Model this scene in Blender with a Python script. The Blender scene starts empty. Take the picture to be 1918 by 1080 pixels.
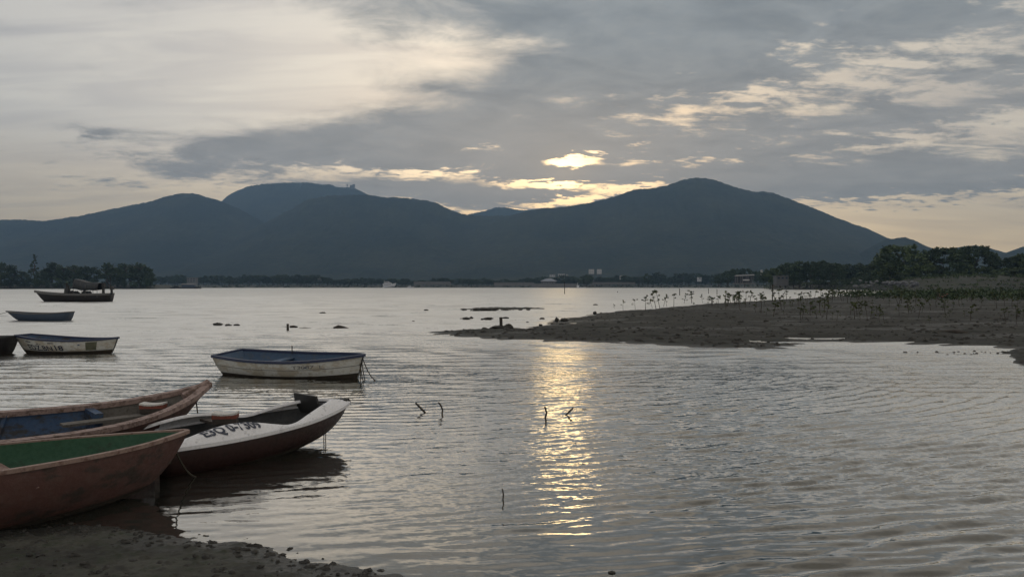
import bpy, math, random
import numpy as np
from mathutils import Vector, Matrix

random.seed(7)
RNG = np.random.default_rng(11)
S = bpy.context.scene
COL = S.collection

# ------------------------------------------------------------------ camera
H = 2.0            # eye height above the water
F = 1505.0         # focal length in pixels of a 1918 px wide picture
HY = 535.5         # row of the horizon
cam = bpy.data.cameras.new('camera')
cam.sensor_width = 36.0
cam.lens = 36.0 * F / 1918.0
cam.clip_start = 0.1
cam.clip_end = 30000.0
cam_ob = bpy.data.objects.new('camera', cam)
cam_ob.location = (0, 0, H)
cam_ob.rotation_euler = (math.radians(90) - math.atan((540 - HY) / F), 0, 0)
COL.objects.link(cam_ob)
S.camera = cam_ob

# ------------------------------------------------------------------ light
SUN_AZ = math.radians(3.5)      # to the right of +Y
SUN_EL = math.radians(8.9)
world = bpy.data.worlds.new('World')
S.world = world
world.use_nodes = True
WT = world.node_tree
WT.nodes.clear()


class NG:
    """tiny helper to write node maths"""
    def __init__(self, nt):
        self.nt = nt

    def n(self, t, **kw):
        nd = self.nt.nodes.new(t)
        for k, v in kw.items():
            setattr(nd, k, v)
        return nd

    def put(self, sock, v):
        if isinstance(v, (int, float)):
            sock.default_value = v
        elif isinstance(v, tuple):
            sock.default_value = v if len(v) == len(sock.default_value) else tuple(v) + (1.0,)
        else:
            self.nt.links.new(v, sock)

    def m(self, op, a, b=None, c=None, clamp=False):
        nd = self.n('ShaderNodeMath', operation=op)
        nd.use_clamp = clamp
        self.put(nd.inputs[0], a)
        if b is not None:
            self.put(nd.inputs[1], b)
        if c is not None:
            self.put(nd.inputs[2], c)
        return nd.outputs[0]

    def xyz(self, x, y, z):
        nd = self.n('ShaderNodeCombineXYZ')
        for i, v in enumerate((x, y, z)):
            self.put(nd.inputs[i], v)
        return nd.outputs[0]

    def sep(self, v):
        nd = self.n('ShaderNodeSeparateXYZ')
        self.nt.links.new(v, nd.inputs[0])
        return nd.outputs

    def noise(self, vec, scale, detail=4.0, rough=0.5, dist=0.0, color=False):
        nd = self.n('ShaderNodeTexNoise')
        if vec is not None:
            self.nt.links.new(vec, nd.inputs['Vector'])
        self.put(nd.inputs['Scale'], scale)
        nd.inputs['Detail'].default_value = detail
        nd.inputs['Roughness'].default_value = rough
        nd.inputs['Distortion'].default_value = dist
        return nd.outputs['Color' if color else 'Fac']

    def ramp(self, v, a, b, lo=0.0, hi=1.0, smooth=True):
        nd = self.n('ShaderNodeMapRange')
        nd.interpolation_type = 'SMOOTHSTEP' if smooth else 'LINEAR'
        self.put(nd.inputs[0], v)
        for i, q in enumerate((a, b, lo, hi)):
            self.put(nd.inputs[i + 1], q)
        return nd.outputs[0]

    def mix(self, f, a, b, blend='MIX'):
        nd = self.n('ShaderNodeMix', data_type='RGBA', blend_type=blend)
        self.put(nd.inputs[0], f)
        self.put(nd.inputs[6], a)
        self.put(nd.inputs[7], b)
        return nd.outputs[2]

    def mapping(self, vec, scale=(1, 1, 1), rot=(0, 0, 0), loc=(0, 0, 0)):
        nd = self.n('ShaderNodeMapping')
        self.nt.links.new(vec, nd.inputs['Vector'])
        nd.inputs['Scale'].default_value = scale
        nd.inputs['Rotation'].default_value = rot
        nd.inputs['Location'].default_value = loc
        return nd.outputs[0]


def build_sky():
    g = NG(WT)
    d = g.n('ShaderNodeTexCoord').outputs['Generated']
    x, y, z = g.sep(d)
    A = g.m('ARCTAN2', x, y)
    E = g.m('ARCSINE', z)
    zp = g.m('ADD', g.m('MAXIMUM', z, 0.0), 0.14)
    q = g.xyz(g.m('DIVIDE', x, zp), g.m('DIVIDE', y, zp), 0.0)
    qs = g.mapping(q, scale=(1.0, 1.25, 1.0), rot=(0, 0, math.radians(-14)), loc=(3.1, 1.7, 0))
    big = g.noise(qs, 1.1, 3.0, 0.5, 0.3)
    mid = g.noise(qs, 3.4, 9.0, 0.62, 0.5)
    fine = g.noise(qs, 11.0, 6.0, 0.6, 0.4)
    # warp for the soft blobs so that cloud banks keep ragged edges
    wx = g.m('MULTIPLY', g.m('SUBTRACT', mid, 0.5), 0.075)
    wy = g.m('MULTIPLY', g.m('SUBTRACT', fine, 0.5), 0.030)
    Aw = g.m('ADD', A, wx)
    Ew = g.m('ADD', E, g.m('ADD', wy, g.m('MULTIPLY', wx, 0.22)))

    def blob(px, py, rx, ry, w, tilt=0.0, aw=Aw, ew=Ew):
        a0 = math.atan((px - 959) / F)
        e0 = math.atan((HY - py) / F * math.cos(a0))
        da = g.m('SUBTRACT', aw, a0)
        de = g.m('SUBTRACT', ew, e0)
        if tilt:
            de = g.m('SUBTRACT', de, g.m('MULTIPLY', da, tilt))
        u = g.m('DIVIDE', da, rx / F)
        v = g.m('DIVIDE', de, ry / F)
        r2 = g.m('ADD', g.m('MULTIPLY', u, u), g.m('MULTIPLY', v, v))
        return g.m('MULTIPLY', g.m('EXPONENT', g.m('MULTIPLY', r2, -1.0)), w)

    dens = g.m('ADD', g.m('MULTIPLY', mid, 0.62), g.m('ADD', g.m('MULTIPLY', fine, 0.23), g.m('MULTIPLY', big, 0.15)))
    banks = [  # cloud banks (+) and openings (-) where they hang in the sky
        (1080, 20, 480, 62, 0.34, 0), (1180, 120, 380, 60, 0.24, 0), (930, 165, 240, 50, 0.26, 0.10),
        (640, 258, 380, 40, 0.30, 0.10), (900, 240, 260, 50, 0.24, 0), (330, 325, 190, 26, 0.12, 0.15),
        (1250, 285, 330, 34, 0.20, 0), (1480, 350, 280, 26, 0.26, 0), (1750, 330, 230, 34, 0.20, 0),
        (760, 300, 300, 20, 0.14, 0), (1800, 20, 260, 40, 0.14, 0), (1760, 215, 200, 16, 0.14, 0.05),
        (1850, 145, 90, 12, 0.13, 0), (190, 130, 170, 12, 0.20, -0.35), (310, 150, 45, 6, 0.24, -0.15), (245, 112, 26, 4, 0.2, 0), (180, 243, 60, 8, 0.16, 0), (1020, 322, 130, 10, 0.12, 0),
        (1000, 363, 120, 6, 0.14, 0),
        (280, 110, 430, 130, -0.36, 0), (560, 60, 120, 60, -0.16, 0), (830, 105, 170, 30, -0.22, 0.05), (560, 170, 230, 40, -0.20, 0),
        (60, 330, 260, 60, -0.16, 0), (1620, 105, 260, 44, -0.03, 0.12), (1330, 200, 240, 24, -0.07, 0.05),
        (930, 222, 110, 12, -0.16, 0.05), (1690, 272, 190, 14, -0.08, 0.06), (1790, 425, 280, 46, -0.40, 0),
        (200, 385, 300, 24, -0.26, 0.04), (640, 325, 150, 10, -0.05, 0), (720, 352, 200, 24, 0.12, 0),
        (1075, 300, 48, 11, -0.55, 0), (1005, 345, 95, 9, -0.30, -0.05), (1065, 378, 75, 6, -0.34, 0.05),
        (1165, 355, 60, 5, -0.30, 0.1), (840, 280, 80, 5, -0.22, 0), (800, 327, 90, 8, -0.18, 0),
        (1190, 273, 50, 6, -0.18, 0), (880, 365, 230, 26, 0.16, 0), (1080, 330, 200, 9, 0.16, 0), (960, 392, 130, 5, 0.10, 0),
    ]
    for b in banks:
        dens = g.m('ADD', dens, blob(*b))
    dens = g.m('SUBTRACT', dens, g.m('MULTIPLY', g.ramp(E, 0.30, 0.55), g.ramp(A, -0.1, 0.5, 0.03, 0.10)))
    # small broken cells towards the right, smooth stratus towards the upper left
    cells = g.ramp(A, -0.05, 0.22)
    strk = g.noise(g.mapping(q, scale=(0.55, 2.1, 1), rot=(0, 0, math.radians(-10)), loc=(8, 2, 0)), 4.2, 9, 0.64, 0.5)
    dens = g.m('ADD', dens, g.m('MULTIPLY', g.m('SUBTRACT', fine, 0.5), g.m('MULTIPLY', cells, 0.26)))
    dens = g.m('ADD', dens, g.m('MULTIPLY', g.m('SUBTRACT', strk, 0.46), g.m('MULTIPLY', cells, 0.55)))
    soft = g.m('MULTIPLY', g.ramp(A, 0.26, -0.05), g.ramp(E, 0.15, 0.24))
    cov = g.ramp(dens, g.m('SUBTRACT', 0.415, g.m('MULTIPLY', soft, 0.16)), g.m('ADD', 0.625, g.m('MULTIPLY', soft, 0.24)))
    cov = g.m('MULTIPLY', cov, 0.97)

    sky = g.n('ShaderNodeTexSky', sky_type='NISHITA')
    sky.sun_disc = False
    sky.sun_elevation = SUN_EL
    sky.sun_rotation = SUN_AZ
    sky.altitude = 0.0
    sky.air_density = 1.0
    sky.dust_density = 3.0
    nish = sky.outputs[0]
    # thin high veil over the clear air; warmer towards the horizon
    warm = g.ramp(E, 0.02, 0.20)
    veil = g.mix(warm, (8.9, 6.7, 3.75), (5.55, 5.22, 4.65))
    streak = g.noise(g.mapping(q, scale=(0.5, 2.0, 1), rot=(0, 0, math.radians(25)), loc=(4, 9, 0)), 2.2, 6, 0.6, 0.6)
    sk = g.ramp(streak, 0.36, 0.64, 0.84, 1.05)
    veil = g.mix(1.0, veil, g.xyz(sk, sk, g.m('ADD', g.m('MULTIPLY', sk, 0.8), 0.2)), 'MULTIPLY')
    veil = g.mix(g.ramp(big, 0.3, 0.7), veil, g.mix(1.0, veil, (0.86, 0.87, 0.9), 'MULTIPLY'))
    clear = g.mix(0.90, nish, veil)
    clear = g.mix(1.0, clear, g.mix(g.ramp(A, -0.62, -0.22), (0.84, 0.85, 0.87), (1, 1, 1)), 'MULTIPLY')
    clear = g.mix(1.0, clear, g.mix(g.m('MULTIPLY', g.ramp(A, 0.05, 0.25), g.ramp(E, 0.10, 0.2)), (1, 1, 1), (0.86, 0.83, 0.78)), 'MULTIPLY')
    # the hidden sun brightens the air round it
    core = blob(1058, 322, 52, 40, 1.0, 0, A, E)
    halo = blob(1060, 320, 300, 110, 1.0, 0, A, E)
    wide = blob(1150, 300, 700, 260, 1.0, 0, A, E)
    glow = g.mix(1.0, g.mix(core, (0, 0, 0), (23.0, 14.5, 5.0)), g.mix(halo, (0, 0, 0), (5.6, 3.4, 1.15)), 'ADD')
    glow = g.mix(1.0, glow, g.mix(wide, (0, 0, 0), (0.3, 0.22, 0.12)), 'ADD')
    clear = g.mix(1.0, clear, glow, 'ADD')
    # cloud: blue grey underside, thinner parts let light through
    body = g.mix(g.ramp(mid, 0.35, 0.7), (2.22, 2.16, 2.06), (1.60, 1.58, 1.53))
    body = g.mix(g.ramp(E, 0.16, 0.34), body, g.mix(1.0, body, (0.82, 0.91, 1.0), 'MULTIPLY'))
    body = g.mix(g.ramp(fine, 0.35, 0.7), body, g.mix(1.0, body, (1.13, 1.11, 1.08), 'MULTIPLY'))
    body = g.mix(g.m('MULTIPLY', halo, 0.45), body, (4.0, 3.4, 2.7))
    body = g.mix(g.ramp(E, 0.30, 0.02, 0.0, 0.25), body, (4.0, 3.5, 3.0))
    out = g.mix(cov, clear, body)
    out = g.mix(1.0, out, (1.03, 1.005, 0.97), 'MULTIPLY')     # warm evening light
    bg = g.n('ShaderNodeBackground')
    WT.links.new(out, bg.inputs['Color'])
    bg.inputs['Strength'].default_value = 0.1
    o = g.n('ShaderNodeOutputWorld')
    WT.links.new(bg.outputs[0], o.inputs['Surface'])


build_sky()
world.cycles.sampling_method = 'MANUAL'
world.cycles.sample_map_resolution = 1024

sun_dir = Vector((math.sin(SUN_AZ) * math.cos(SUN_EL), math.cos(SUN_AZ) * math.cos(SUN_EL), math.sin(SUN_EL)))
sun = bpy.data.lights.new('sun', 'SUN')
sun.energy = 0.008
sun.angle = math.radians(3.5)
sun.color = (1.0, 0.72, 0.34)
sun_ob = bpy.data.objects.new('sun', sun)
sun_ob.rotation_euler = sun_dir.to_track_quat('Z', 'Y').to_euler()
sun_ob.location = (0, 0, 60)
COL.objects.link(sun_ob)

S.view_settings.view_transform = 'Standard'
S.view_settings.look = 'None'
S.view_settings.exposure = 0.75
S.view_settings.gamma = 1.0
S.view_settings.use_curve_mapping = False
S.cycles.use_denoising = True
S.cycles.max_bounces = 6
S.cycles.diffuse_bounces = 2
S.cycles.glossy_bounces = 3
S.cycles.transmission_bounces = 2
S.cycles.volume_bounces = 0
S.cycles.transparent_max_bounces = 6


# ------------------------------------------------------------------ helpers
def W(px, py, z=0.0):
    """point of the place at height z that the photograph shows at px, py (below the horizon)"""
    Y = (H - z) * F / (py - HY)
    return Vector(((px - 959) / F * Y, Y, z))


def WY(px, py, Y):
    """point at distance Y"""
    return Vector(((px - 959) / F * Y, Y, H - (py - HY) / F * Y))


def tag(o, label=None, cat=None, group=None, kind=None):
    for k, v in (('label', label), ('category', cat), ('group', group), ('kind', kind)):
        if v:
            o[k] = v
    return o


def empty(name, loc=(0, 0, 0), rz=0.0, label=None, cat=None, group=None):
    o = bpy.data.objects.new(name, None)
    o.empty_display_size = 0.2
    o.location = loc
    o.rotation_euler = (0, 0, rz)
    COL.objects.link(o)
    return tag(o, label, cat, group)


def mesh_from(name, verts, faces, mat=None, smooth=False):
    me = bpy.data.meshes.new(name)
    if isinstance(verts, np.ndarray) and isinstance(faces, np.ndarray):
        n = len(verts)
        k = faces.shape[1]
        me.vertices.add(n)
        me.vertices.foreach_set('co', verts.astype(np.float32).ravel())
        me.loops.add(faces.size)
        me.loops.foreach_set('vertex_index', faces.astype(np.int32).ravel())
        me.polygons.add(len(faces))
        me.polygons.foreach_set('loop_start', np.arange(0, faces.size, k, dtype=np.int32))
        if smooth:
            me.polygons.foreach_set('use_smooth', np.ones(len(faces), dtype=bool))
        me.update(calc_edges=True)
        me.validate()
    else:
        me.from_pydata([tuple(v) for v in verts], [], [tuple(f) for f in faces])
        if smooth:
            me.polygons.foreach_set('use_smooth', [True] * len(me.polygons))
        me.update()
    if mat:
        me.materials.append(mat)
    return me


def link(name, me, parent=None, loc=None, rot=None):
    o = bpy.data.objects.new(name, me)
    if loc is not None:
        o.location = loc
    if rot is not None:
        o.rotation_euler = rot
    if parent is not None:
        o.parent = parent
    COL.objects.link(o)
    return o


class MB:
    def __init__(self):
        self.v = []
        self.f = []

    def add(self, vs, fs):
        b = len(self.v)
        self.v += [tuple(p) for p in vs]
        self.f += [tuple(i + b for i in f) for f in fs]
        return self

    def box(self, c, s, rot=None, taper=1.0):
        hx, hy, hz = s[0] / 2, s[1] / 2, s[2] / 2
        pts = []
        for sz in (-1, 1):
            t = taper if sz > 0 else 1.0
            for sx, sy in ((-1, -1), (1, -1), (1, 1), (-1, 1)):
                p = Vector((sx * hx * t, sy * hy * t, sz * hz))
                if rot is not None:
                    p = rot @ p
                pts.append(p + Vector(c))
        return self.add(pts, [(3, 2, 1, 0), (4, 5, 6, 7), (0, 1, 5, 4), (1, 2, 6, 5), (2, 3, 7, 6), (3, 0, 4, 7)])

    def tube(self, path, radii, n=8, cap=True):
        path = [Vector(p) for p in path]
        if isinstance(radii, (int, float)):
            radii = [radii] * len(path)
        vs, fs = [], []
        up0 = None
        for i, p in enumerate(path):
            a = path[max(0, i - 1)]
            b = path[min(len(path) - 1, i + 1)]
            t = (b - a).normalized()
            ref = Vector((0, 0, 1)) if abs(t.z) < 0.9 else Vector((1, 0, 0))
            if up0 is not None:
                ref = up0
            s = t.cross(ref)
            if s.length < 1e-5:
                s = t.cross(Vector((1, 0.3, 0.2)))
            s.normalize()
            u = s.cross(t).normalized()
            up0 = u
            for k in range(n):
                an = 2 * math.pi * k / n
                vs.append(p + (s * math.cos(an) + u * math.sin(an)) * radii[i])
        for i in range(len(path) - 1):
            for k in range(n):
                k2 = (k + 1) % n
                fs.append((i * n + k, i * n + k2, (i + 1) * n + k2, (i + 1) * n + k))
        if cap:
            fs.append(tuple(range(n - 1, -1, -1)))
            fs.append(tuple((len(path) - 1) * n + k for k in range(n)))
        return self.add(vs, fs)

    def prism(self, poly, z0, z1):
        n = len(poly)
        vs = [(p[0], p[1], z0) for p in poly] + [(p[0], p[1], z1) for p in poly]
        fs = [tuple(range(n - 1, -1, -1)), tuple(range(n, 2 * n))]
        fs += [(i, (i + 1) % n, n + (i + 1) % n, n + i) for i in range(n)]
        return self.add(vs, fs)

    def mesh(self, name, mat, smooth=False):
        return mesh_from(name, self.v, self.f, mat, smooth)

    def build(self, name, mat, parent=None, smooth=False, loc=None, rot=None):
        return link(name, self.mesh(name, mat, smooth), parent, loc, rot)


# numpy gradient noise -----------------------------------------------------
_perm = RNG.permutation(512)
_ga = RNG.random(512) * 2 * np.pi


def pnoise(x, y):
    xi = np.floor(x).astype(int)
    yi = np.floor(y).astype(int)
    fx, fy = x - xi, y - yi

    def grad(ix, iy, dx, dy):
        h = _perm[(_perm[ix & 511] + iy) & 511]
        return np.cos(_ga[h]) * dx + np.sin(_ga[h]) * dy
    u = fx * fx * fx * (fx * (fx * 6 - 15) + 10)
    v = fy * fy * fy * (fy * (fy * 6 - 15) + 10)
    a = grad(xi, yi, fx, fy)
    b = grad(xi + 1, yi, fx - 1, fy)
    c = grad(xi, yi + 1, fx, fy - 1)
    d = grad(xi + 1, yi + 1, fx - 1, fy - 1)
    return (a + u * (b - a)) * (1 - v) + (c + u * (d - c)) * v


def fbm(x, y, oct=5, gain=0.5, lac=2.03):
    s = np.zeros_like(x)
    a = 1.0
    for i in range(oct):
        s = s + a * pnoise(x + 17.3 * i, y - 9.1 * i)
        x, y = x * lac, y * lac
        a *= gain
    return s


def sstep(a, b, x):
    t = np.clip((x - a) / (b - a), 0, 1)
    return t * t * (3 - 2 * t)


def grid_faces(nr, nc, wrap=False):
    r = np.arange(nr - 1)[:, None]
    c = np.arange(nc if wrap else nc - 1)[None, :]
    c2 = (c + 1) % nc
    a = r * nc + c
    b = r * nc + c2
    return np.stack([a, b, b + nc, a + nc], -1).reshape(-1, 4)


def poly_dist(px, py, poly):
    """signed distance to polygon, positive inside (numpy)"""
    poly = np.asarray(poly, float)
    d = np.full(px.shape, 1e9)
    inside = np.zeros(px.shape, bool)
    n = len(poly)
    for i in range(n):
        ax, ay = poly[i]
        bx, by = poly[(i + 1) % n]
        ex, ey = bx - ax, by - ay
        t = np.clip(((px - ax) * ex + (py - ay) * ey) / (ex * ex + ey * ey + 1e-12), 0, 1)
        d = np.minimum(d, np.hypot(px - ax - t * ex, py - ay - t * ey))
        if abs(by - ay) > 1e-12:
            cond = ((ay > py) != (by > py)) & (px < (bx - ax) * (py - ay) / (by - ay) + ax)
            inside ^= cond
    return np.where(inside, d, -d)


# ------------------------------------------------------------------ materials
def new_mat(name):
    m = bpy.data.materials.new(name)
    m.use_nodes = True
    nt = m.node_tree
    bs = nt.nodes['Principled BSDF']
    return m, NG(nt), bs


def obj_coord(g):
    return g.n('ShaderNodeTexCoord').outputs['Object']


def add_bump(g, bs, h, strength=0.3, dist=0.01):
    b = g.n('ShaderNodeBump')
    b.inputs['Strength'].default_value = strength
    b.inputs['Distance'].default_value = dist
    g.nt.links.new(h, b.inputs['Height'])
    g.nt.links.new(b.outputs[0], bs.inputs['Normal'])


def mat_worn(name, base, worn, scale=9.0, amount=0.5, rough=0.55, bump=0.25, streak=None, dark=None, spec=0.5):
    """painted, scuffed surface: two colours in patches, optional streaks"""
    m, g, bs = new_mat(name)
    c = obj_coord(g)
    n1 = g.noise(c, scale, 8, 0.65)
    n2 = g.noise(c, scale * 4.3, 5, 0.6)
    f = g.ramp(g.m('ADD', g.m('MULTIPLY', n1, 0.75), g.m('MULTIPLY', n2, 0.25)), 0.62 - amount * 0.25, 0.72 - amount * 0.15)
    col = g.mix(f, base, worn)
    if dark:
        n3 = g.noise(g.mapping(c, scale=(1, 1, 2.2), loc=(4, 2, 1)), scale * 0.5, 6, 0.7)
        col = g.mix(g.ramp(n3, 0.47, 0.60), col, dark)
    col = g.mix(g.ramp(n2, 0.2, 0.8, 0.0, 0.35), col, g.mix(1.0, col, (0.6, 0.6, 0.6), 'MULTIPLY'))
    g.put(bs.inputs['Base Color'], col)
    g.put(bs.inputs['Roughness'], g.ramp(n2, 0.3, 0.7, rough - 0.1, rough + 0.15))
    bs.inputs['Specular IOR Level'].default_value = spec
    add_bump(g, bs, g.m('ADD', n1, n2), bump, 0.01)
    return m


def mat_plain(name, base, rough=0.6, var=0.25, scale=6.0, metal=0.0):
    m, g, bs = new_mat(name)
    c = obj_coord(g)
    n = g.noise(c, scale, 5, 0.6)
    k = g.ramp(n, 0.3, 0.7, 1 - var, 1 + var * 0.6, False)
    v = g.xyz(k, k, k)
    g.put(bs.inputs['Base Color'], g.mix(1.0, base, v, 'MULTIPLY'))
    bs.inputs['Roughness'].default_value = rough
    bs.inputs['Metallic'].default_value = metal
    return m


def mat_leaf(name, a, b, scale=0.6):
    m, g, bs = new_mat(name)
    c = obj_coord(g)
    n = g.noise(c, scale, 3, 0.6)
    r = g.n('ShaderNodeObjectInfo').outputs['Random']
    col = g.mix(g.ramp(n, 0.35, 0.65), a, b)
    k = g.ramp(r, 0, 1, 0.75, 1.2, False)
    g.put(bs.inputs['Base Color'], g.mix(1.0, col, g.xyz(k, k, k), 'MULTIPLY'))
    bs.inputs['Roughness'].default_value = 0.65
    bs.inputs['Specular IOR Level'].default_value = 0.25
    return m


def mat_mud(name, wet=0.5, dry=(0.042, 0.042, 0.041), dk=(0.022, 0.022, 0.022), sc=1.0):
    m, g, bs = new_mat(name)
    geo = g.n('ShaderNodeNewGeometry').outputs['Position']
    n1 = g.noise(geo, 1.3 * sc, 7, 0.65)
    n2 = g.noise(g.mapping(geo, scale=(1, 1, 1), loc=(7, 3, 0)), 9.0 * sc, 6, 0.65)
    n3 = g.noise(g.mapping(geo, scale=(0.55, 1.3, 1), loc=(1, 9, 0)), 0.35 * sc, 4, 0.6)
    col = g.mix(g.ramp(n1, 0.36, 0.64), dk, dry)
    col = g.mix(g.ramp(n2, 0.45, 0.7), col, (0.030, 0.036, 0.024))
    col = g.mix(g.ramp(n2, 0.55, 0.35, 0.0, 0.6), col, (0.02, 0.019, 0.017))
    wetm = g.m('MAXIMUM', g.ramp(n3, 0.50, 0.62), g.ramp(g.m('ADD', g.sep(geo)[2], g.m('MULTIPLY', g.m('SUBTRACT', n1, 0.5), 0.06)), 0.055, 0.012))
    g.put(bs.inputs['Base Color'], g.mix(g.m('MULTIPLY', wetm, 0.5), col, (0.03, 0.032, 0.034)))
    g.put(bs.inputs['Roughness'], g.ramp(wetm, 0, 1, 0.85, 0.85 - 0.55 * wet, False))
    bs.inputs['Specular IOR Level'].default_value = 0.25
    add_bump(g, bs, g.m('ADD', g.m('MULTIPLY', n1, 0.6), n2), 0.6, 0.03 / sc)
    return m


M = {}
M['mud'] = mat_mud('wet_mud', 0.9, dry=(.075, .074, .064), dk=(.032, .032, .028))
M['mudfar'] = mat_mud('mudflat_mud', 0.5, sc=0.6)
M['rock'] = mat_worn('dark_rock', (0.028, 0.026, 0.023), (0.05, 0.046, 0.04), 5, 0.5, 0.75, 0.6)
M['wood_old'] = mat_worn('old_wood', (0.045, 0.036, 0.028), (0.02, 0.017, 0.014), 8, 0.5, 0.8, 0.5)


def mat_hill():
    m, g, bs = new_mat('hill_forest')
    p = g.n('ShaderNodeNewGeometry').outputs['Position']
    n1 = g.noise(p, 0.004, 6, 0.65)
    n2 = g.noise(p, 0.035, 6, 0.7)
    col = g.mix(g.ramp(n1, 0.38, 0.62), (0.020, 0.028, 0.017), (0.040, 0.046, 0.026))
    k = g.ramp(n2, 0.3, 0.7, 0.45, 1.5, False)
    g.put(bs.inputs['Base Color'], g.mix(1.0, col, g.xyz(k, k, k), 'MULTIPLY'))
    bs.inputs['Roughness'].default_value = 0.9
    bs.inputs['Specular IOR Level'].default_value = 0.1
    add_bump(g, bs, n2, 0.8, 12.0)
    return m


M['hill'] = mat_hill()
M['grass'] = mat_leaf('bank_grass', (0.016, 0.021, 0.009), (0.009, 0.012, 0.007), 0.08)
M['leafA'] = mat_leaf('leaf_dark', (0.052, 0.080, 0.034), (0.026, 0.044, 0.022), 0.5)
M['leafB'] = mat_leaf('leaf_mid', (0.072, 0.100, 0.036), (0.036, 0.056, 0.024), 0.5)
M['leafC'] = mat_leaf('leaf_sapling', (0.075, 0.095, 0.03), (0.04, 0.055, 0.02), 2.0)
M['bark'] = mat_worn('bark', (0.06, 0.05, 0.04), (0.035, 0.03, 0.025), 6, 0.5, 0.85, 0.5)


def mat_water():
    m, g, bs = new_mat('estuary_water')
    pos = g.n('ShaderNodeNewGeometry').outputs['Position']
    cd = g.n('ShaderNodeVectorMath', operation='LENGTH')
    g.nt.links.new(pos, cd.inputs[0])
    R = cd.outputs['Value']
    rot = math.radians(17)
    a = g.mapping(pos, scale=(2.2, 7.5, 1), rot=(0, 0, -rot))
    b = g.mapping(pos, scale=(13.0, 27.0, 1), rot=(0, 0, rot * 0.4), loc=(5, 2, 0))
    c = g.mapping(pos, scale=(0.5, 1.8, 1), rot=(0, 0, -rot * 0.6), loc=(9, 4, 0))
    big = g.noise(g.mapping(pos, scale=(0.025, 0.11, 1), loc=(2, 8, 0)), 1.0, 3, 0.5)
    patch = g.ramp(big, 0.36, 0.6, 0.45, 1.0)
    na = g.noise(a, 1.0, 3, 0.5, 0.4)
    nb = g.noise(b, 1.0, 3, 0.55, 0.3)
    nc = g.noise(c, 1.0, 3, 0.5, 0.3)
    # slopes of the small ripples, straight into the normal (a bump would fade with distance)
    def slopes(v):
        nd = g.n('ShaderNodeTexNoise')
        g.nt.links.new(v, nd.inputs['Vector'])
        nd.inputs['Scale'].default_value = 1.0
        nd.inputs['Detail'].default_value = 3.0
        nd.inputs['Roughness'].default_value = 0.55
        o = g.sep(nd.outputs['Color'])
        return g.m('SUBTRACT', o[0], 0.5), g.m('SUBTRACT', o[1], 0.5)
    ax_, ay_ = slopes(a)
    bx_, by_ = slopes(b)
    cx_, cy_ = slopes(c)
    near = g.ramp(R, 5.5, 11, 0.22, 1.0)
    far = g.ramp(R, 18, 60, 0.0, 1.0)
    sx = g.m('MULTIPLY', g.m('ADD', g.m('MULTIPLY', ax_, 0.20), g.m('MULTIPLY', bx_, 0.46)), near)
    sy = g.m('MULTIPLY', g.m('ADD', g.m('MULTIPLY', ay_, 0.36), g.m('MULTIPLY', by_, 0.55)), near)
    sy = g.m('ADD', sy, g.m('MULTIPLY', g.m('MULTIPLY', cy_, 0.35), far))
    px_, py_, _z = g.sep(pos)
    lee = g.m('MAXIMUM', g.ramp(g.m('ADD', px_, g.m('MULTIPLY', py_, 0.1)), -2.2, 1.2, 0.25, 1.0), g.ramp(R, 12, 17))
    patch = g.m('MULTIPLY', patch, lee)
    sx = g.m('MULTIPLY', sx, patch)
    sy = g.m('MULTIPLY', sy, patch)
    gn = g.n('ShaderNodeNewGeometry').outputs['Normal']
    va = g.n('ShaderNodeVectorMath', operation='ADD')
    g.nt.links.new(gn, va.inputs[0])
    g.nt.links.new(g.xyz(sx, sy, 0.0), va.inputs[1])
    vn = g.n('ShaderNodeVectorMath', operation='NORMALIZE')
    g.nt.links.new(va.outputs[0], vn.inputs[0])
    rough = g.m('MULTIPLY', g.ramp(R, 5, 45, 0.04, 0.36), g.ramp(big, 0.36, 0.6, 0.8, 1.05))
    # strong grazing reflection over dark, murky water: reflectance rises steeply towards grazing
    lw = g.n('ShaderNodeLayerWeight')
    lw.inputs['Blend'].default_value = 0.5
    g.nt.links.new(vn.outputs[0], lw.inputs['Normal'])
    cr = g.n('ShaderNodeValToRGB')
    el = cr.color_ramp.elements
    el[0].position, el[0].color = 0.0, (.04, .04, .04, 1)
    el[1].position, el[1].color = 1.0, (.70, .70, .70, 1)
    for p_, v_ in ((.5, .10), (.64, .25), (.73, .48), (.82, .86), (.92, .86)):
        e_ = el.new(p_)
        e_.color = (v_, v_, v_, 1)
    g.nt.links.new(lw.outputs['Facing'], cr.inputs['Fac'])
    gl = g.n('ShaderNodeBsdfGlossy')
    gl.inputs['Color'].default_value = (.98, .97, .945, 1)
    g.put(gl.inputs['Roughness'], rough)
    g.nt.links.new(vn.outputs[0], gl.inputs['Normal'])
    df = g.n('ShaderNodeBsdfDiffuse')
    df.inputs['Color'].default_value = (.022, .025, .022, 1)
    mx = g.n('ShaderNodeMixShader')
    g.nt.links.new(cr.outputs['Color'], mx.inputs['Fac'])
    g.nt.links.new(df.outputs[0], mx.inputs[1])
    g.nt.links.new(gl.outputs[0], mx.inputs[2])
    g.nt.links.new(mx.outputs[0], g.nt.nodes['Material Output'].inputs['Surface'])
    g.nt.nodes.remove(bs)
    return m


M['water'] = mat_water()


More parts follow.
